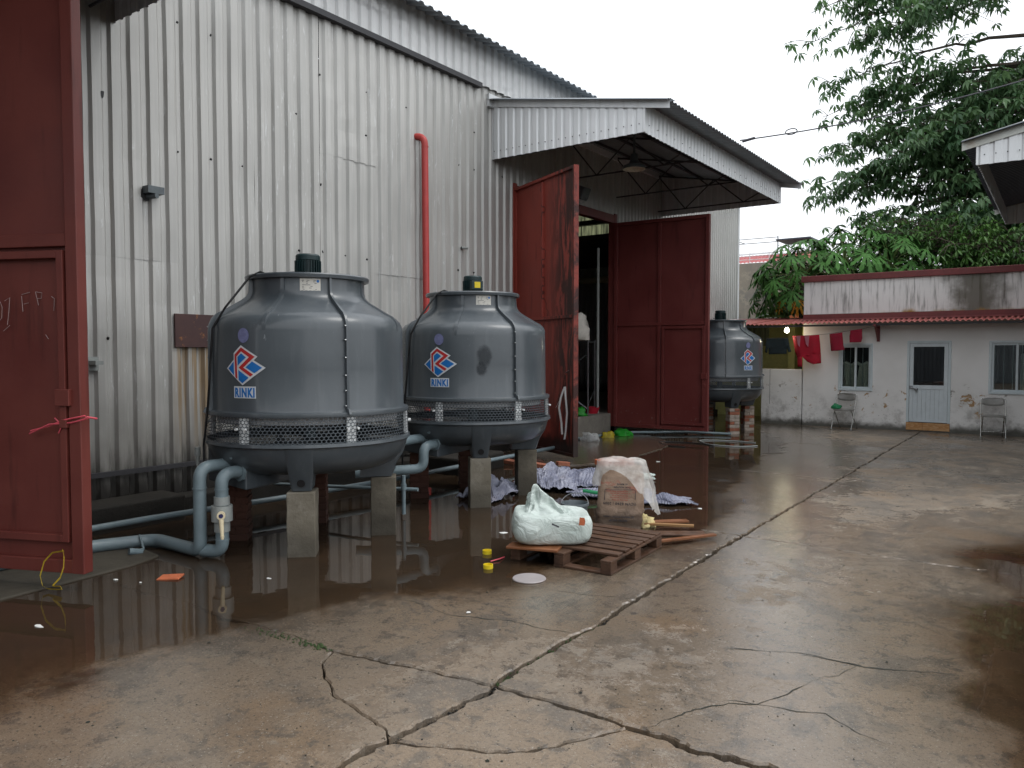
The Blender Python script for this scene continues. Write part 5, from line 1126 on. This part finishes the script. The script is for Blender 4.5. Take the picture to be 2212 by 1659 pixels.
# milky film over the bag
m = MB(); rows = []; N = 64
for k in range(26):
    row = []
    for i in range(N):
        a = 2 * math.pi * i / N; c, s_ = math.cos(a), math.sin(a)
        drop = .14 + .14 * max(0, -c) ** 3 + .40 * max(0, math.cos(a + .25)) ** 4 + .06 * math.sin(a * 5 + 1)   # hangs long on the right
        v = k / 25; top = .27
        if v < top:
            q = v / top; x, y, z =   .225 * q * math.copysign(abs(c) ** .7, c), .13 * q * math.copysign(abs(s_) ** .7, s_), .685 - .015 * q * q + noise.noise(Vector((c * q * 3, s_ * q * 3, 2))) * .03 * q
        else:
            q = (v - top) / (1 - top); fl_ = .012 + .05 * q + .07 * q * max(0, c) ** 3; ruf = 1 + .16 * q * math.sin(a * 9 + 2 * noise.noise(Vector((c, s_, q)))) + .10 * q * math.sin(a * 17)
            x, y, z = (.225 + fl_ * ruf) * math.copysign(abs(c) ** .7, c), (.13 + fl_ * ruf * .8) * math.copysign(abs(s_) ** .7, s_), .67 - drop * q * (1 + .25 * noise.noise(Vector((c * 4, s_ * 4, 7))))
        row.append(Vector((x + .03, y, z)) + jit((x, y, z), .012, 11))
    rows.append(row)
m.loft(rows, False); fo = m.build('plastic_film', 'film', smooth=80); fo.location = (-3.585, 6.80, .008); fo.rotation_euler = (0, 0, R(24)); tag(fo, 'crumpled milky plastic film draped over the cement bag', 'plastic film')
# bucket
bu = empty('bucket', (-3.86, 6.42, 0), R(20), 'dark grey bucket with a wire handle behind the white sack', 'bucket')
m = MB(); m.lathe([(.0, .01), (.095, .0), (.10, .02), (.128, .25), (.14, .255), (.14, .275), (.128, .278), (.118, .25), (.09, .03), (.0, .03)], 28); m.build('pail', 'lamp_out', bu, smooth=40)
m = MB(); m.tube([(.135 * math.cos(a), -.02 + .10 * math.sin(a), .265 + .09 * math.sin(a)) for a in [math.pi * k / 16 for k in range(17)]], .004, 6); m.build('handle', 'steel', bu)
m = MB(); m.lathe([(.0, .2), (.12, .2)], 24); m.build('murky_water', 'lamp_out', bu)
# loose planks and foam
def loose(p0, p1, w, th, mat, label, z=.012):
    a, b = Vector(p0), Vector(p1); d = b - a; m = MB(); m.box(-d.length / 2, d.length / 2, -w / 2, w / 2, 0, th); o = m.build('plank', mat, bevel=.003); o.location = ((a.x + b.x) / 2, (a.y + b.y) / 2, z); o.rotation_euler = (R(1), 0, math.atan2(d.y, d.x)); return tag(o, label, 'plank', 'loose planks by the pallet')
loose((-3.37, 6.92), (-2.92, 7.12), .05, .022, 'wood_tan', 'pale tan plank pointing right behind the pallet', .03); loose((-3.42, 7.02), (-3.08, 7.35), .09, .02, 'wood_red', 'orange brown board behind the tan plank', .02)
loose((-3.1, 6.10), (-2.62, 6.90), .05, .02, 'wood_red', 'long thin red-brown lath leaning past the pallet corner', .03); loose((-3.95, 6.35), (-3.55, 6.92), .06, .02, 'wood_red', 'short orange plank under the bucket side of the cement bag', .02)
loose((-3.3, 6.62), (-2.75, 6.98), .16, .014, 'wood', 'broad dark board lying flat in the water by the pallet', .008)
bag('foam_lump', (-3.37, 6.97, .0), .085, 'foam', 'yellowish foam lump on the floor at the foot of the cement bag', 9, 'foam', 1.0)
# lids, disc, tile, litter
def lid(x, y, label):
    m = MB(); m.lathe([(.0, .008), (.034, .008), (.034, .032), (.040, .032), (.040, .0), (.0, .0)], 24); o = m.build('lid', 'yellow', smooth=40); o.location = (x, y, .004); return tag(o, label, 'lid', 'yellow lids on the wet floor')
lid(-4.02, 5.22, 'yellow plastic lid in the water left of the pallet corner'); lid(-3.74, 4.87, 'yellow plastic lid nearer the camera than its twin')
m = MB(); m.tube([(-3.83, 5.02, .012), (-3.80, 5.10, .02), (-3.82, 5.2, .012)], .006, 5); tag(m.build('string_scrap', 'ribbon_p'), 'short scrap of red string at the pallet corner', 'string')
m = MB(); m.lathe([(.0, .0), (.128, .0), (.130, .004), (.126, .009), (.0, .008)], 40); o = m.build('disc', 'disc', smooth=40); o.location = (-3.31, 4.83, .002); tag(o, 'flat pale round disc lying in front of the pallet', 'disc')
m = MB(); m.box(-.085, .085, -.055, .055, 0, .014); o = m.build('tile_shard', 'brick_o', bevel=.003); o.location = (-5.56, 3.22, .006); o.rotation_euler = (R(4), R(-3), R(35)); tag(o, 'orange tile shard in the puddle before the nearest tower', 'tile')
rs = random.Random(21)
for k, (x, y, lb_) in enumerate(((-5.85, 2.95, 'flat pale leaf of litter in the puddle left of the orange shard'), (-5.63, 3.02, 'thin pale scrap just right of that pale litter leaf'), (-4.93, 3.65, 'tiny white scrap in the puddle below the nearest tower'), (-4.35, 5.9, 'pale stick of litter left of the white sack'), (-3.25, 8.1, 'white crumpled scrap at the puddle edge past the lilac strip'),
                             (-2.86, 6.98, 'small white scrap right of the tan plank'), (-5.2, 11.2, 'white scrap on the wet floor in front of the doorway'), (-3.2, 3.95, 'white paper crumb on the concrete left of the main joint'), (-5.25, 2.15, 'pale sliver in the near left puddle'), (-2.3, 10.1, 'pale scrap beyond the joint on the far slab'))):
    m = MB(); n_ = rs.randint(5, 7); s_ = rs.uniform(.012, .03); pts = [(s_ * rs.uniform(.6, 1.3) * math.cos(2 * math.pi * i / n_) * 1.6, s_ * rs.uniform(.5, 1.2) * math.sin(2 * math.pi * i / n_)) for i in range(n_)]; m.prism(pts, 0, .006); o = m.build('litter_scrap', 'litter', bevel=.002); o.location = (x, y, .006); o.rotation_euler = (.1, .1, rs.uniform(0, 3)); tag(o, lb_, 'litter', 'scraps of litter')
bag('plastic_bag', (-7.45, 12.95, 0), .17, 'bag_clear', 'crumpled clear plastic bag by the doorstep', 2); bag('plastic_bag', (-7.5, 13.75, 0), .14, 'bag_yellow', 'crumpled yellow plastic bag between the clear and green bags', 3, sq=.6); bag('plastic_bag', (-7.4, 14.2, 0), .17, 'bag_green', 'crumpled green plastic bag on the ground by the hinge', 5, sq=.6)
bag('plastic_bag', (-8.25, 13.85, .41), .17, 'bag_green', 'green plastic bag on the raised floor inside the doorway', 6, sq=.7)
m = MB(); m.lathe([(.0, .0), (.12, .0), (.17, .13), (.18, .135), (.165, .135), (.11, .015), (.0, .015)], 24); o = m.build('basin', 'shirt_red', smooth=40); o.location = (-8.35, 14.6, .41); tag(o, 'red plastic basin on the floor inside the doorway', 'basin')
# lilac corrugated plastic sheets heaped behind the piers
def lilac(cx, cy, w, l, rz, hmax, sd, label, mat='lilac', nx=110, ny=80, rip=.0055):
    m = MB(); rows = []
    for j in range(ny + 1):
        row = []
        for i in range(nx + 1):
            u, v = i / nx * 2 - 1, j / ny * 2 - 1; q = Vector((u * 1.6 + sd, v * 1.4, sd))
            h = max(0, hmax * (1 - u * u * .9) * (1 - v * v * .8) * (.75 + .7 * noise.noise(q))) + .012; h += .16 * hmax * abs(noise.noise(q * 2.6)) * 2 - .10 * hmax * abs(noise.noise(q * 5.2))
            zz = rip * (math.sin(i * 1.5708 + math.sin(j * 1.5708) * .8) + .5 * math.sin(j * 1.5708)); row.append((u * w + .10 * noise.noise(q * 1.3 + Vector((3, 0, 0))), v * l + .10 * noise.noise(q * 1.2 + Vector((0, 9, 0))), max(.006, h + zz + .012)))
        rows.append(row)
    m.loft(rows, False, False); o = m.build('plastic_sheet', mat, smooth=None); o.location = (cx, cy, 0); o.rotation_euler = (0, 0, rz); return tag(o, label, 'plastic sheet', 'lilac corrugated plastic sheets')
lilac(-5.45, 8.45, .42, .55, R(15), .30, 1.0, 'heaped lilac corrugated sheet directly right of the middle tower pier')
lilac(-4.95, 8.75, .55, .40, R(35), .16, 2.3, 'lilac corrugated sheet in the middle of the heap')
lilac(-4.45, 8.25, .50, .25, R(30), .08, 3.7, 'low lilac sheet of the heap reaching toward the cement bag')
lilac(-5.55, 7.30, .22, .34, R(0), .26, 5.1, 'lilac corrugated sheet between the two front piers of the middle tower')
lilac(-3.72, 8.15, .34, .17, R(38), .07, 6.2, 'single lilac strip lying in the puddle right of the cement bag')
lilac(-4.9, 9.45, .40, .18, R(30), .10, 7.5, 'pale folded strip at the back of the lilac heap', 'sack')
m = MB(); m.box(-.22, .22, -.04, .04, 0, .03); o = m.build('strip', 'green_p', bevel=.006); o.location = (-4.42, 7.95, .06); o.rotation_euler = (0, R(8), R(30)); tag(o, 'bright green plastic strip on the lilac heap', 'strip')
# rubble of bricks at the foot of the scuffed leaf
for k, (x, y, z, rz, rx) in enumerate(((-6.35, 9.55, .02, .3, .1), (-6.55, 9.75, .03, 1.2, .2), (-6.75, 9.9, .02, .7, 0), (-6.95, 9.6, .02, .1, .15), (-6.62, 9.5, .09, .9, .3), (-7.2, 9.9, .03, .5, .1), (-6.2, 9.95, .01, 1.0, 0))):
    m = MB(); m.box(-.10, .10, -.05, .05, 0, .06); o = m.build('brick', 'brick_a' if k % 3 == 0 else 'brick_dark', bevel=.006); o.location = (x, y, z); o.rotation_euler = (rx, .1, rz); tag(o, ['dull red brick nearest the pier in the rubble below the scuffed door leaf', 'dark brick tilted in the rubble below the scuffed door leaf', 'dark brick flat at the middle of the door leaf rubble', 'dull red brick at the left of the door leaf rubble', 'dark brick lying on top of the door leaf rubble', 'dark brick at the back left of the door leaf rubble', 'dull red brick at the right end of the door leaf rubble'][k], 'brick', 'rubble bricks below the door leaf')
m = MB(); m.box(-7.95, -6.9, 8.3, 9.4, -.04, .24); o = m.build('rubble_ledge', 'plinth', bevel=.03); tag(o, 'dirty concrete ledge behind the middle tower', 'ledge')
# apron in front of the doorway
m = MB(); pts = [(-7.95, 9.6)] + [(a_ + .08 * noise.noise(Vector((a_ * 5, b_ * 5, 0))), b_) for q0, q1 in zip([(-6.3, 9.7), (-5.85, 10.4), (-5.7, 11.2), (-5.9, 13.2), (-6.6, 14.3)], [(-5.85, 10.4), (-5.7, 11.2), (-5.9, 13.2), (-6.6, 14.3), (-7.3, 14.75)]) for a_, b_ in [(q0[0] + (q1[0] - q0[0]) * k / 8, q0[1] + (q1[1] - q0[1]) * k / 8) for k in range(8)]] + [(-7.95, 14.8)]; m.prism(pts, -.02, .022); o = m.build('apron', 'yard', kind='structure', bevel=.01)
m = MB(); m.prism([(-6.95, -2), (-6.0, -2), (-6.02, 2.2), (-6.12, 3.2), (-6.22, 3.5), (-6.6, 3.55), (-6.95, 3.5)], -.02, .02); m.build('kerb', 'pier_dark', kind='structure', bevel=.01)
# hose loops on the wet floor by the far tower
for k, (x, y, r, lb_) in enumerate(((-5.75, 13.5, .5, 'dark hose loop on the wet floor in front of the dull red leaf'), (-5.1, 14.2, .62, 'larger dark hose loop nearer the far tower'))):
    m = MB(); m.tube([(x + r * math.cos(a) * (1 + .15 * math.sin(3 * a)), y + r * .7 * math.sin(a), .016) for a in [2 * math.pi * i / 40 * .8 + k for i in range(41)]], .011, 6); tag(m.build('hose', 'pvc2' if k else 'black', smooth=60), lb_, 'hose', 'hoses on the floor')
# things just inside the doorway
m = MB(); m.tube([(-13.5, 21.0, 3.95), (-9.0, 18.2, 3.7), (-8.1, 17.8, 3.68)], .09, 12); tag(m.build('ceiling_pipe', 'cream', smooth=50), 'cream pipe crossing the dark doorway inside', 'pipe')
sc_ = empty('scaffold_frame', (-8.5, 14.45, .41), 0, 'steel scaffold frame standing just inside the doorway', 'scaffold')
for x, y in ((-.25, -.15), (.16, -.05), (.10, .35), (-.3, .25)): m = MB(); m.tube([(x, y, 0), (x, y, 1.6)], .02, 8); m.build('post', 'steel', sc_)
for (a, b) in (((-.25, -.15, 1.55), (.16, -.05, 1.55)), ((.16, -.05, 1.55), (.10, .35, 1.55)), ((-.25, -.15, .4), (.16, -.05, .1)), ((-.25, -.15, 1.0), (.16, -.05, 1.3)), ((.16, -.05, .2), (.10, .35, .5))): m = MB(); m.tube([a, b], .014, 6); m.build('brace', 'steel', sc_)
bag('sack', (-8.55, 14.3, 2.0), .25, 'curtain', 'round white sack on the scaffold inside the doorway', 12, 'sack', 1.5)
m = MB(); m.tube([(-8.28, 14.72, .41), (-8.28, 14.72, 4.0)], .03, 8); tag(m.build('inner_post', 'pvc2', smooth=40), 'pale upright pipe inside the doorway next to the red jamb', 'pipe')
# cable from the canopy to the right
m = MB(); a, b = Vector((-4.72, 13.4, 5.45)), Vector((3.0, 17.2, 7.6)); m.tube([a.lerp(b, k / 24) + Vector((0, 0, -.35 * 4 * (k / 24) * (1 - k / 24))) for k in range(25)], .012, 5)
cw = m.build('cable', 'ink'); tag(cw, 'black overhead cable from the canopy edge to the right edge', 'cable')
m = MB(); m.tube([a.lerp(b, .005 + .0035 * k) + Vector((0, 0, -.03)) for k in range(8)], .024, 6); m.tube([a.lerp(b, .10) + Vector((.10 * math.cos(t_), 0, -.10 + .05 * math.sin(t_))) for t_ in [2 * math.pi * k / 12 for k in range(13)]], .010, 5); m.build('anchor_loop', 'ink', cw)

# ------------------------------------------------------------------ plants
def leaflet(m, tone, base, d, nrm, L, w, tn, droop=.25):
    """lanceolate blade of four triangles bent along its rib"""
    d = d.normalized(); s_ = d.cross(nrm).normalized(); nn = s_.cross(d).normalized(); dn = Vector((0, 0, -1))
    a = base; b = base + d * L * .45 + dn * droop * L * .12; c = base + d * L + dn * droop * L * .5
    k = len(m.v); m.v += [tuple(a), tuple(b + s_ * w + nn * w * .25), tuple(b), tuple(b - s_ * w + nn * w * .25), tuple(c)]
    m.f += [(k, k + 1, k + 2), (k, k + 2, k + 3), (k + 1, k + 4, k + 2), (k + 2, k + 4, k + 3)]; tone += [tn] * 4
def hand(m, tone, c, out, rs, L, n=7):
    """a palmate spray of drooping leaflets"""
    tn0 = rs.random() ** 1.4; up = (Vector((0, 0, 1)) + out * .5 + Vector((rs.gauss(0, .25), rs.gauss(0, .25), 0))).normalized(); a0 = rs.random() * 6.28
    e1 = up.cross(Vector((.3, .9, .1))).normalized(); e2 = up.cross(e1)
    for i in range(n):
        a = a0 + 6.283 * i / n + rs.uniform(-.2, .2); dr = rs.uniform(.15, .95); d = (e1 * math.cos(a) + e2 * math.sin(a)) - up * dr * .8 + Vector((0, 0, -.25))
        leaflet(m, tone, c + d.normalized() * .03, d, up, L * rs.uniform(.75, 1.2), L * rs.uniform(.15, .21), min(1, max(0, tn0 + rs.uniform(-.18, .18))), rs.uniform(.2, .9))
def limb_path(a, b, rs, sag=.0, n=10, wob=.25):
    pts = []
    for k in range(n + 1):
        u = k / n; q = a.lerp(b, u); q = q + Vector((rs.gauss(0, wob * .3), rs.gauss(0, wob * .4), 0)) * math.sin(u * math.pi) + Vector((0, 0, sag * math.sin(u * math.pi))); pts.append(q)
    return pts
def big_tree(name, base, top, limbs, label, leafmat, L, hands, seed, lmin=.28, spread=(.55, .8, .22), n_l=7):
    rs = random.Random(seed); T = empty(name, (base[0], base[1], 0), 0, label, 'tree'); o0 = Vector((base[0], base[1], 0))
    tr = MB(); P0, P1 = Vector(base), Vector(top); pts = limb_path(P0, P1, rs, 0, 8, .3); tr.tube([q - o0 for q in pts], [.34 * (1 - .6 * k / 8) for k in range(9)], 10); tr.build('trunk', 'bark', T, smooth=60)
    m = MB(); tone = []
    for (a, b, cnt) in limbs:
        a, b = Vector(a), Vector(b); pp = limb_path(a, b, rs, .35, 12, .5); lb_ = MB(); lb_.tube([q - o0 for q in pp], [max(.010, .06 * (1 - k / 12.5)) for k in range(13)], 6)
        for k in range(cnt):
            u = rs.uniform(lmin, 1) ** .8; i = min(11, int(u * 12)); q = pp[i].lerp(pp[i + 1], u * 12 - i); w = 1.15 - u * .55
            c = q + Vector((rs.gauss(0, spread[0]) * w, rs.gauss(0, spread[1]) * w, rs.gauss(-.02, spread[2]) * w)); out = (b - a).normalized()
            if rs.random() < .4: lb_.tube([q - o0, (q.lerp(c, .6) + Vector((0, 0, .08))) - o0, c - o0], [.014, .010, .005], 4, False)
            hand(m, tone, c - o0, out, rs, L * rs.uniform(.8, 1.15), n_l)
        lb_.build('limb', 'bark', T, smooth=60)
    m.build('crown', leafmat, T, tone=tone); return T
Yt = 26
tips = [((-6.9, 26, 12.6), 13), ((-7.2, 26.2, 11.7), 9), ((-5.6, 26, 12.4), 36), ((-5.7, 25.6, 11.2), 30), ((-6.4, 26, 10.1), 12), ((-5.6, 26.3, 9.4), 34), ((-6.3, 25.8, 9.2), 9), ((-5.2, 26.0, 8.4), 30), ((-6.6, 26, 8.0), 16), ((-6.6, 25.6, 7.0), 18), ((-6.4, 26, 6.6), 20), ((-5.3, 26.2, 7.3), 30), ((-5.6, 26, 5.8), 14), ((-5.0, 25.6, 5.4), 26), ((-4.2, 26, 6.6), 36), ((-3.4, 26, 5.4), 36)]
limbs = []
for i, (tp_, cnt) in enumerate(tips):
    tz = tp_[2]; st_x = max(-.6, min(1.6, tp_[0] + 4.6)); limbs.append(((st_x, 26.3 + .4 * math.sin(i), tz + (.5 if tz > 9 else .2) - .1 * (i % 3)), tp_, int(cnt * 4.2)))
rr = random.Random(4)
for i in range(34):   # the dense side of the crown, right of the frame's edge and beyond
    tz = 4.6 + 9.0 * rr.random(); tx = -1.2 - 2.9 * rr.random() - .35 * max(0, 11 - tz) * rr.random() * .7; limbs.append(((2.6, 26.8 + rr.gauss(0, .8), min(13, tz + .8)), (tx, 26.3 + rr.gauss(0, 1.3), tz), 105))
big_tree('broadleaf_tree', (2.6, 27, -.1), (2.6, 27, 13.5), limbs, 'big dark green broadleaf tree with layered drooping foliage, overhanging the right side', 'leaf_big', .27, 0, 9)
limbs = []; rr = random.Random(8)
for i in range(26): limbs.append(((.2, 24.3, 3.2), (-5.6 + 6.2 * rr.random(), 24.0 + rr.gauss(0, .6), 3.5 + 1.9 * rr.random()), 100))
big_tree('leafy_tree', (.2, 24.4, -.1), (.2, 24.4, 4.2), limbs, 'mid green bushy tree just behind the white parapet below the big tree', 'leaf_mid', .16, 0, 5, .15, (.45, .5, .35), 5)
# papaya
def pap_outline():
    pts = []; angs = [R(a) for a in (-140, -98, -60, -28, 0, 28, 60, 98, 140)]; ln = [.55, .75, .9, .98, 1.05, .98, .9, .75, .55]
    for a, l in zip(angs, ln):
        for da, r in ((-.21, .26), (-.16, .50), (-.23, .68), (-.10, .62), (-.13, .86), (0, 1.0), (.13, .86), (.10, .62), (.23, .68), (.16, .50), (.21, .26)): pts.append((r * l * math.sin(a + da), r * l * math.cos(a + da)))
    pts.append((0, -.04)); return pts
vs, fs = poly2d([(x * .34, y * .34) for x, y in pap_outline()], 1)
def pap_leaf_mesh(mat, curl):
    m = MB(); m.add([(x, y, -(x * x + y * y) * curl - .35 * abs(x) * abs(x) + .03 * noise.noise(Vector((x * 7, y * 7, curl)))) for x, y, *_ in vs], fs); o = m.build('leaf', mat, None, smooth=80); me = o.data; bpy.data.objects.remove(o); return me
PLm = [pap_leaf_mesh('leaf_pap', 1.1), pap_leaf_mesh('leaf_pap', 1.9)]; PLy = pap_leaf_mesh('leaf_yel', 2.6)
def papaya(x, y, h, n, label, seed, yel=0, sc=1.0, lean=0):
    rs = random.Random(seed); T = empty('papaya_tree', (x, y, 0), 0, label, 'tree', 'papaya trees behind the house'); m = MB(); m.tube([(lean * (k / 5) ** 2, 0, h * k / 5 - .05) for k in range(6)], [.085, .08, .075, .07, .065, .05], 10); m.build('trunk', 'bark', T, smooth=60)
    top = Vector((lean, 0, h - .06))
    for k in range(n):
        a = 2.4 * k + rs.uniform(-.3, .3); el = R(78 - 118 * (k / n) ** .8); Ls = sc * rs.uniform(.55, .85); d = Vector((math.cos(a) * math.cos(el), math.sin(a) * math.cos(el), math.sin(el))); tip = top + d * Ls + Vector((0, 0, -.12 * Ls)); mid = top + d * Ls * .5 + Vector((0, 0, .03)); st = MB(); b0 = top - Vector((0, 0, .25 * k / n))
        st.tube([b0, mid, tip], [.014, .010, .007], 6); st.build('leaf_stalk', 'stalk', T, smooth=60)
        yl = yel and k >= n - yel; o = bpy.data.objects.new('leaf', PLy if yl else PLm[k % 2]); COL.objects.link(o); o.parent = T; o.location = tip; fl = Vector((d.x, d.y, -.35 if el > 0 else -1.2)).normalized()
        zax = (Vector((0, 0, 1)) + Vector((d.x, d.y, 0)) * (.5 if el > .2 else 1.0)).normalized(); xax = fl.cross(zax).normalized(); yax = zax.cross(xax)
        s_ = sc * rs.uniform(.85, 1.25) * (.7 if yl else 1); o.matrix_local = Matrix.Translation(tip) @ Matrix((xax, yax, zax)).transposed().to_4x4() @ Matrix.Scale(s_, 4)
    return T
papaya(-5.85, 21.6, 3.85, 46, 'papaya tree with a hanging yellow leaf left of the parapet end', 1, 2, 1.42); papaya(-5.0, 22.6, 4.3, 36, 'papaya tree rising just behind the parapet corner', 2, 0, 1.4); papaya(-3.9, 22.8, 4.1, 36, 'papaya tree behind the middle of the parapet', 3, 0, 1.3); papaya(-6.6, 22.5, 3.7, 30, 'smaller papaya tree against the old building', 4, 0, 1.1)
o = bpy.data.objects.new('leaf', PLy); COL.objects.link(o); o.parent = bpy.data.objects['papaya_tree']; o.location = (-.42, -.45, -.66 + 3.72); o.rotation_euler = (R(-80), R(10), R(20)); o.scale = (.55, .8, .8)
# banana
bn = empty('banana_plant', (-6.35, 21.9, 0), 0, 'banana plant with one broad pale leaf reaching left over the red roof', 'plant')
m = MB(); m.tube([(0, 0, -.05), (0, 0, 1.5), (.02, 0, 2.7)], [.13, .11, .06], 12); m.build('trunk', 'stalk', bn, smooth=60)
for a, el, L, tw in ((R(200), R(4), 1.05, .2), (R(160), R(50), .9, .4), (R(20), R(30), .9, -.3), (R(-60), R(35), .8, .3), (R(90), R(60), 1.0, 0)):
    d = Vector((math.cos(a), math.sin(a), 0)); s_ = Vector((-d.y, d.x, 0)); rows = []
    for k in range(13):
        u = k / 12; c = d * L * u * math.cos(el) + Vector((0, 0, 2.75 + L * (u * math.sin(el) + .15 * math.sin(u * 2.2) - .42 * u * u))); w = .17 * math.sin(math.pi * min(1, .08 + u * .92)) ** .6 + .002
        rows.append([c + s_ * w * q + Vector((0, 0, -abs(q) * w * .45 + tw * q * w + .012 * math.sin(u * 40) * abs(q))) for q in (-1, -.5, 0, .5, 1)])
    MB().loft(rows, False, False).build('leaf', 'leaf_ban', bn, smooth=80)
# creeper along the lean-to roof
rs = random.Random(17); m = MB(); tone = []
for k in range(900):
    c = Vector((rs.uniform(-6.6, -5.1), 21.2 + rs.gauss(0, .15), 2.66 + abs(rs.gauss(0, .10)) + .12 * max(0, 1 - abs((-5.5) - (-5.5))))); leaflet(m, tone, c, Vector((rs.gauss(0, 1), rs.gauss(-.5, 1), rs.gauss(0, .4))), Vector((0, -.4, 1)), .09, .032, rs.random(), .4)
o = m.build('creeper', 'leaf_mid', tone=tone, kind='stuff'); o['label'] = 'low green creeper spilling over the back of the red lean-to roof'; o['category'] = 'creeper'

# ------------------------------------------------------------------ old building far behind
ob = empty('old_building', (-13, 42, 0), 0, 'old grey beige block with faded red roof deck and caged stair far behind', 'building')
def OB(m, nm, mat, par=None, **k): q = ob.location; m.v = [(a - q.x, b - q.y, c - q.z) for a, b, c in m.v]; return m.build(nm, mat, par or ob, **k)
wins = [(-13.75, -12.75, 3.95, 5.55), (-13.75, -12.75, 2.3, 3.35)]
OB(holes([-22, -10.6], [0, 6.6], 42, 42.3, wins), 'wall', 'oldwall'); m = MB(); m.box(-22, -21.7, 42.3, 52, 0, 6.6); m.box(-10.9, -10.6, 42.3, 52, 0, 6.6); m.box(-21.7, -10.9, 51.7, 52, 0, 6.6); m.box(-21.7, -10.9, 42.3, 51.7, 6.4, 6.6); OB(m, 'shell', 'oldwall')
m = MB(); m.box(-21.7, -10.9, 43.6, 43.7, 0, 6.4); OB(m, 'inner_wall', 'dark_in')
for x0, x1, z0, z1 in wins:
    f = MB(); e = .06; f.box(x0, x0 + e, 41.95, 42.1, z0, z1); f.box(x1 - e, x1, 41.95, 42.1, z0, z1); f.box(x0 + e, x1 - e, 41.95, 42.1, z0, z0 + e); f.box(x0 + e, x1 - e, 41.95, 42.1, z1 - e, z1); f.box(x0 + e, x1 - e, 41.95, 42.1, z1 - .55, z1 - .5); f.box((x0 + x1) / 2 - .03, (x0 + x1) / 2 + .03, 41.96, 42.09, z0 + e, z1 - .55)
    wq = OB(f, 'window', 'pier'); g_ = MB(); g_.box(x0 + e, x1 - e, 42.1, 42.12, z0 + e, z1 - e); OB(g_, 'pane', 'oldwall', wq); g_ = MB(); g_.box(x0 - .1, x1 + .1, 41.7, 42.0, z1 + .02, z1 + .1); OB(g_, 'hood', 'pier', wq); g_ = MB(); g_.box(x0 - .06, x1 + .06, 41.85, 42.0, z0 - .08, z0 - .01); OB(g_, 'sill', 'pier', wq)
for k in range(9): OB(sheet((-22 + k * 1.25, 42.1, 6.62), (1, 0, 0), Vector((0, .9, .44)), Vector((0, -.44, .9)), corr(6, 1.25 / 6, .03), 0, 1.15, 1), 'roof_sheet', 'pinkroof')
m = MB()
for zz in (6.78, 6.98, 7.12): m.tube([(-22, 41.98, zz), (-11.5, 41.98, zz)], .018, 5)
for k in range(10): m.tube([(-21.5 + k * 1.05, 41.98, 6.6), (-21.5 + k * 1.05, 41.98, 7.14)], .02, 5)
OB(m, 'railing', 'whitepaint')
m = MB(); m.box(-12.95, -10.7, 43, 46, 6.6, 7.0); OB(m, 'upper_storey', 'redcap')
cg = MB()
for x, y in ((-12.95, 43), (-11.3, 43), (-12.95, 45), (-11.3, 45)): cg.tube([(x, y, 6.6), (x, y, 7.85)], .03, 5)
for k in range(11): cg.tube([(-12.95 + k * .165, 45, 6.9), (-12.95 + k * .165, 45, 7.85)], .012, 4)
for zz in (7.15, 7.3, 7.45, 7.6): cg.tube([(-12.95, 43, zz), (-12.95, 45, zz)], .012, 4); cg.tube([(-12.95, 45, zz), (-11.3, 45, zz)], .012, 4); cg.tube([(-11.3, 43, zz), (-11.3, 45, zz)], .012, 4)
OB(cg, 'roof_cage', 'ink'); m = MB(); m.box(-13.05, -11.2, 42.9, 45.1, 7.85, 7.92); OB(m, 'cage_roof', 'greyroof'); m = MB(); m.box(-12.7, -11.5, 44.9, 44.95, 7.0, 7.45); OB(m, 'cage_screen', 'whitepaint')
m = MB(); m.tube([(-12.95, 43, 6.6), (-12.95, 43, 8.1)], .03, 5); m.tube([(-22, 42.4, 8.0), (-12.95, 43, 8.05)], .02, 4); m.tube([(-22, 42.4, 7.75), (-12.95, 43, 7.8)], .02, 4); m.tube([(-22, 42.4, 7.1), (-12.95, 43, 7.2)], .015, 4); m.tube([(-15.3, 42.8, 8.02), (-14.7, 42.8, 7.78)], .02, 4); OB(m, 'pipe_frame', 'ink')
hb = empty('orange_house', (-9.3, 36, 0), 0, 'orange rendered house glimpsed between the papaya leaves', 'building')
m = MB(); m.box(-1.5, 2.0, 0, 5, 0, 4.3); m.build('wall', 'brick_o', hb); m = MB(); m.prism([(-1.8, -.3), (2.3, -.3), (2.3, 5.3), (-1.8, 5.3)], 4.3, 4.45); m.build('roof', 'redroof', hb)
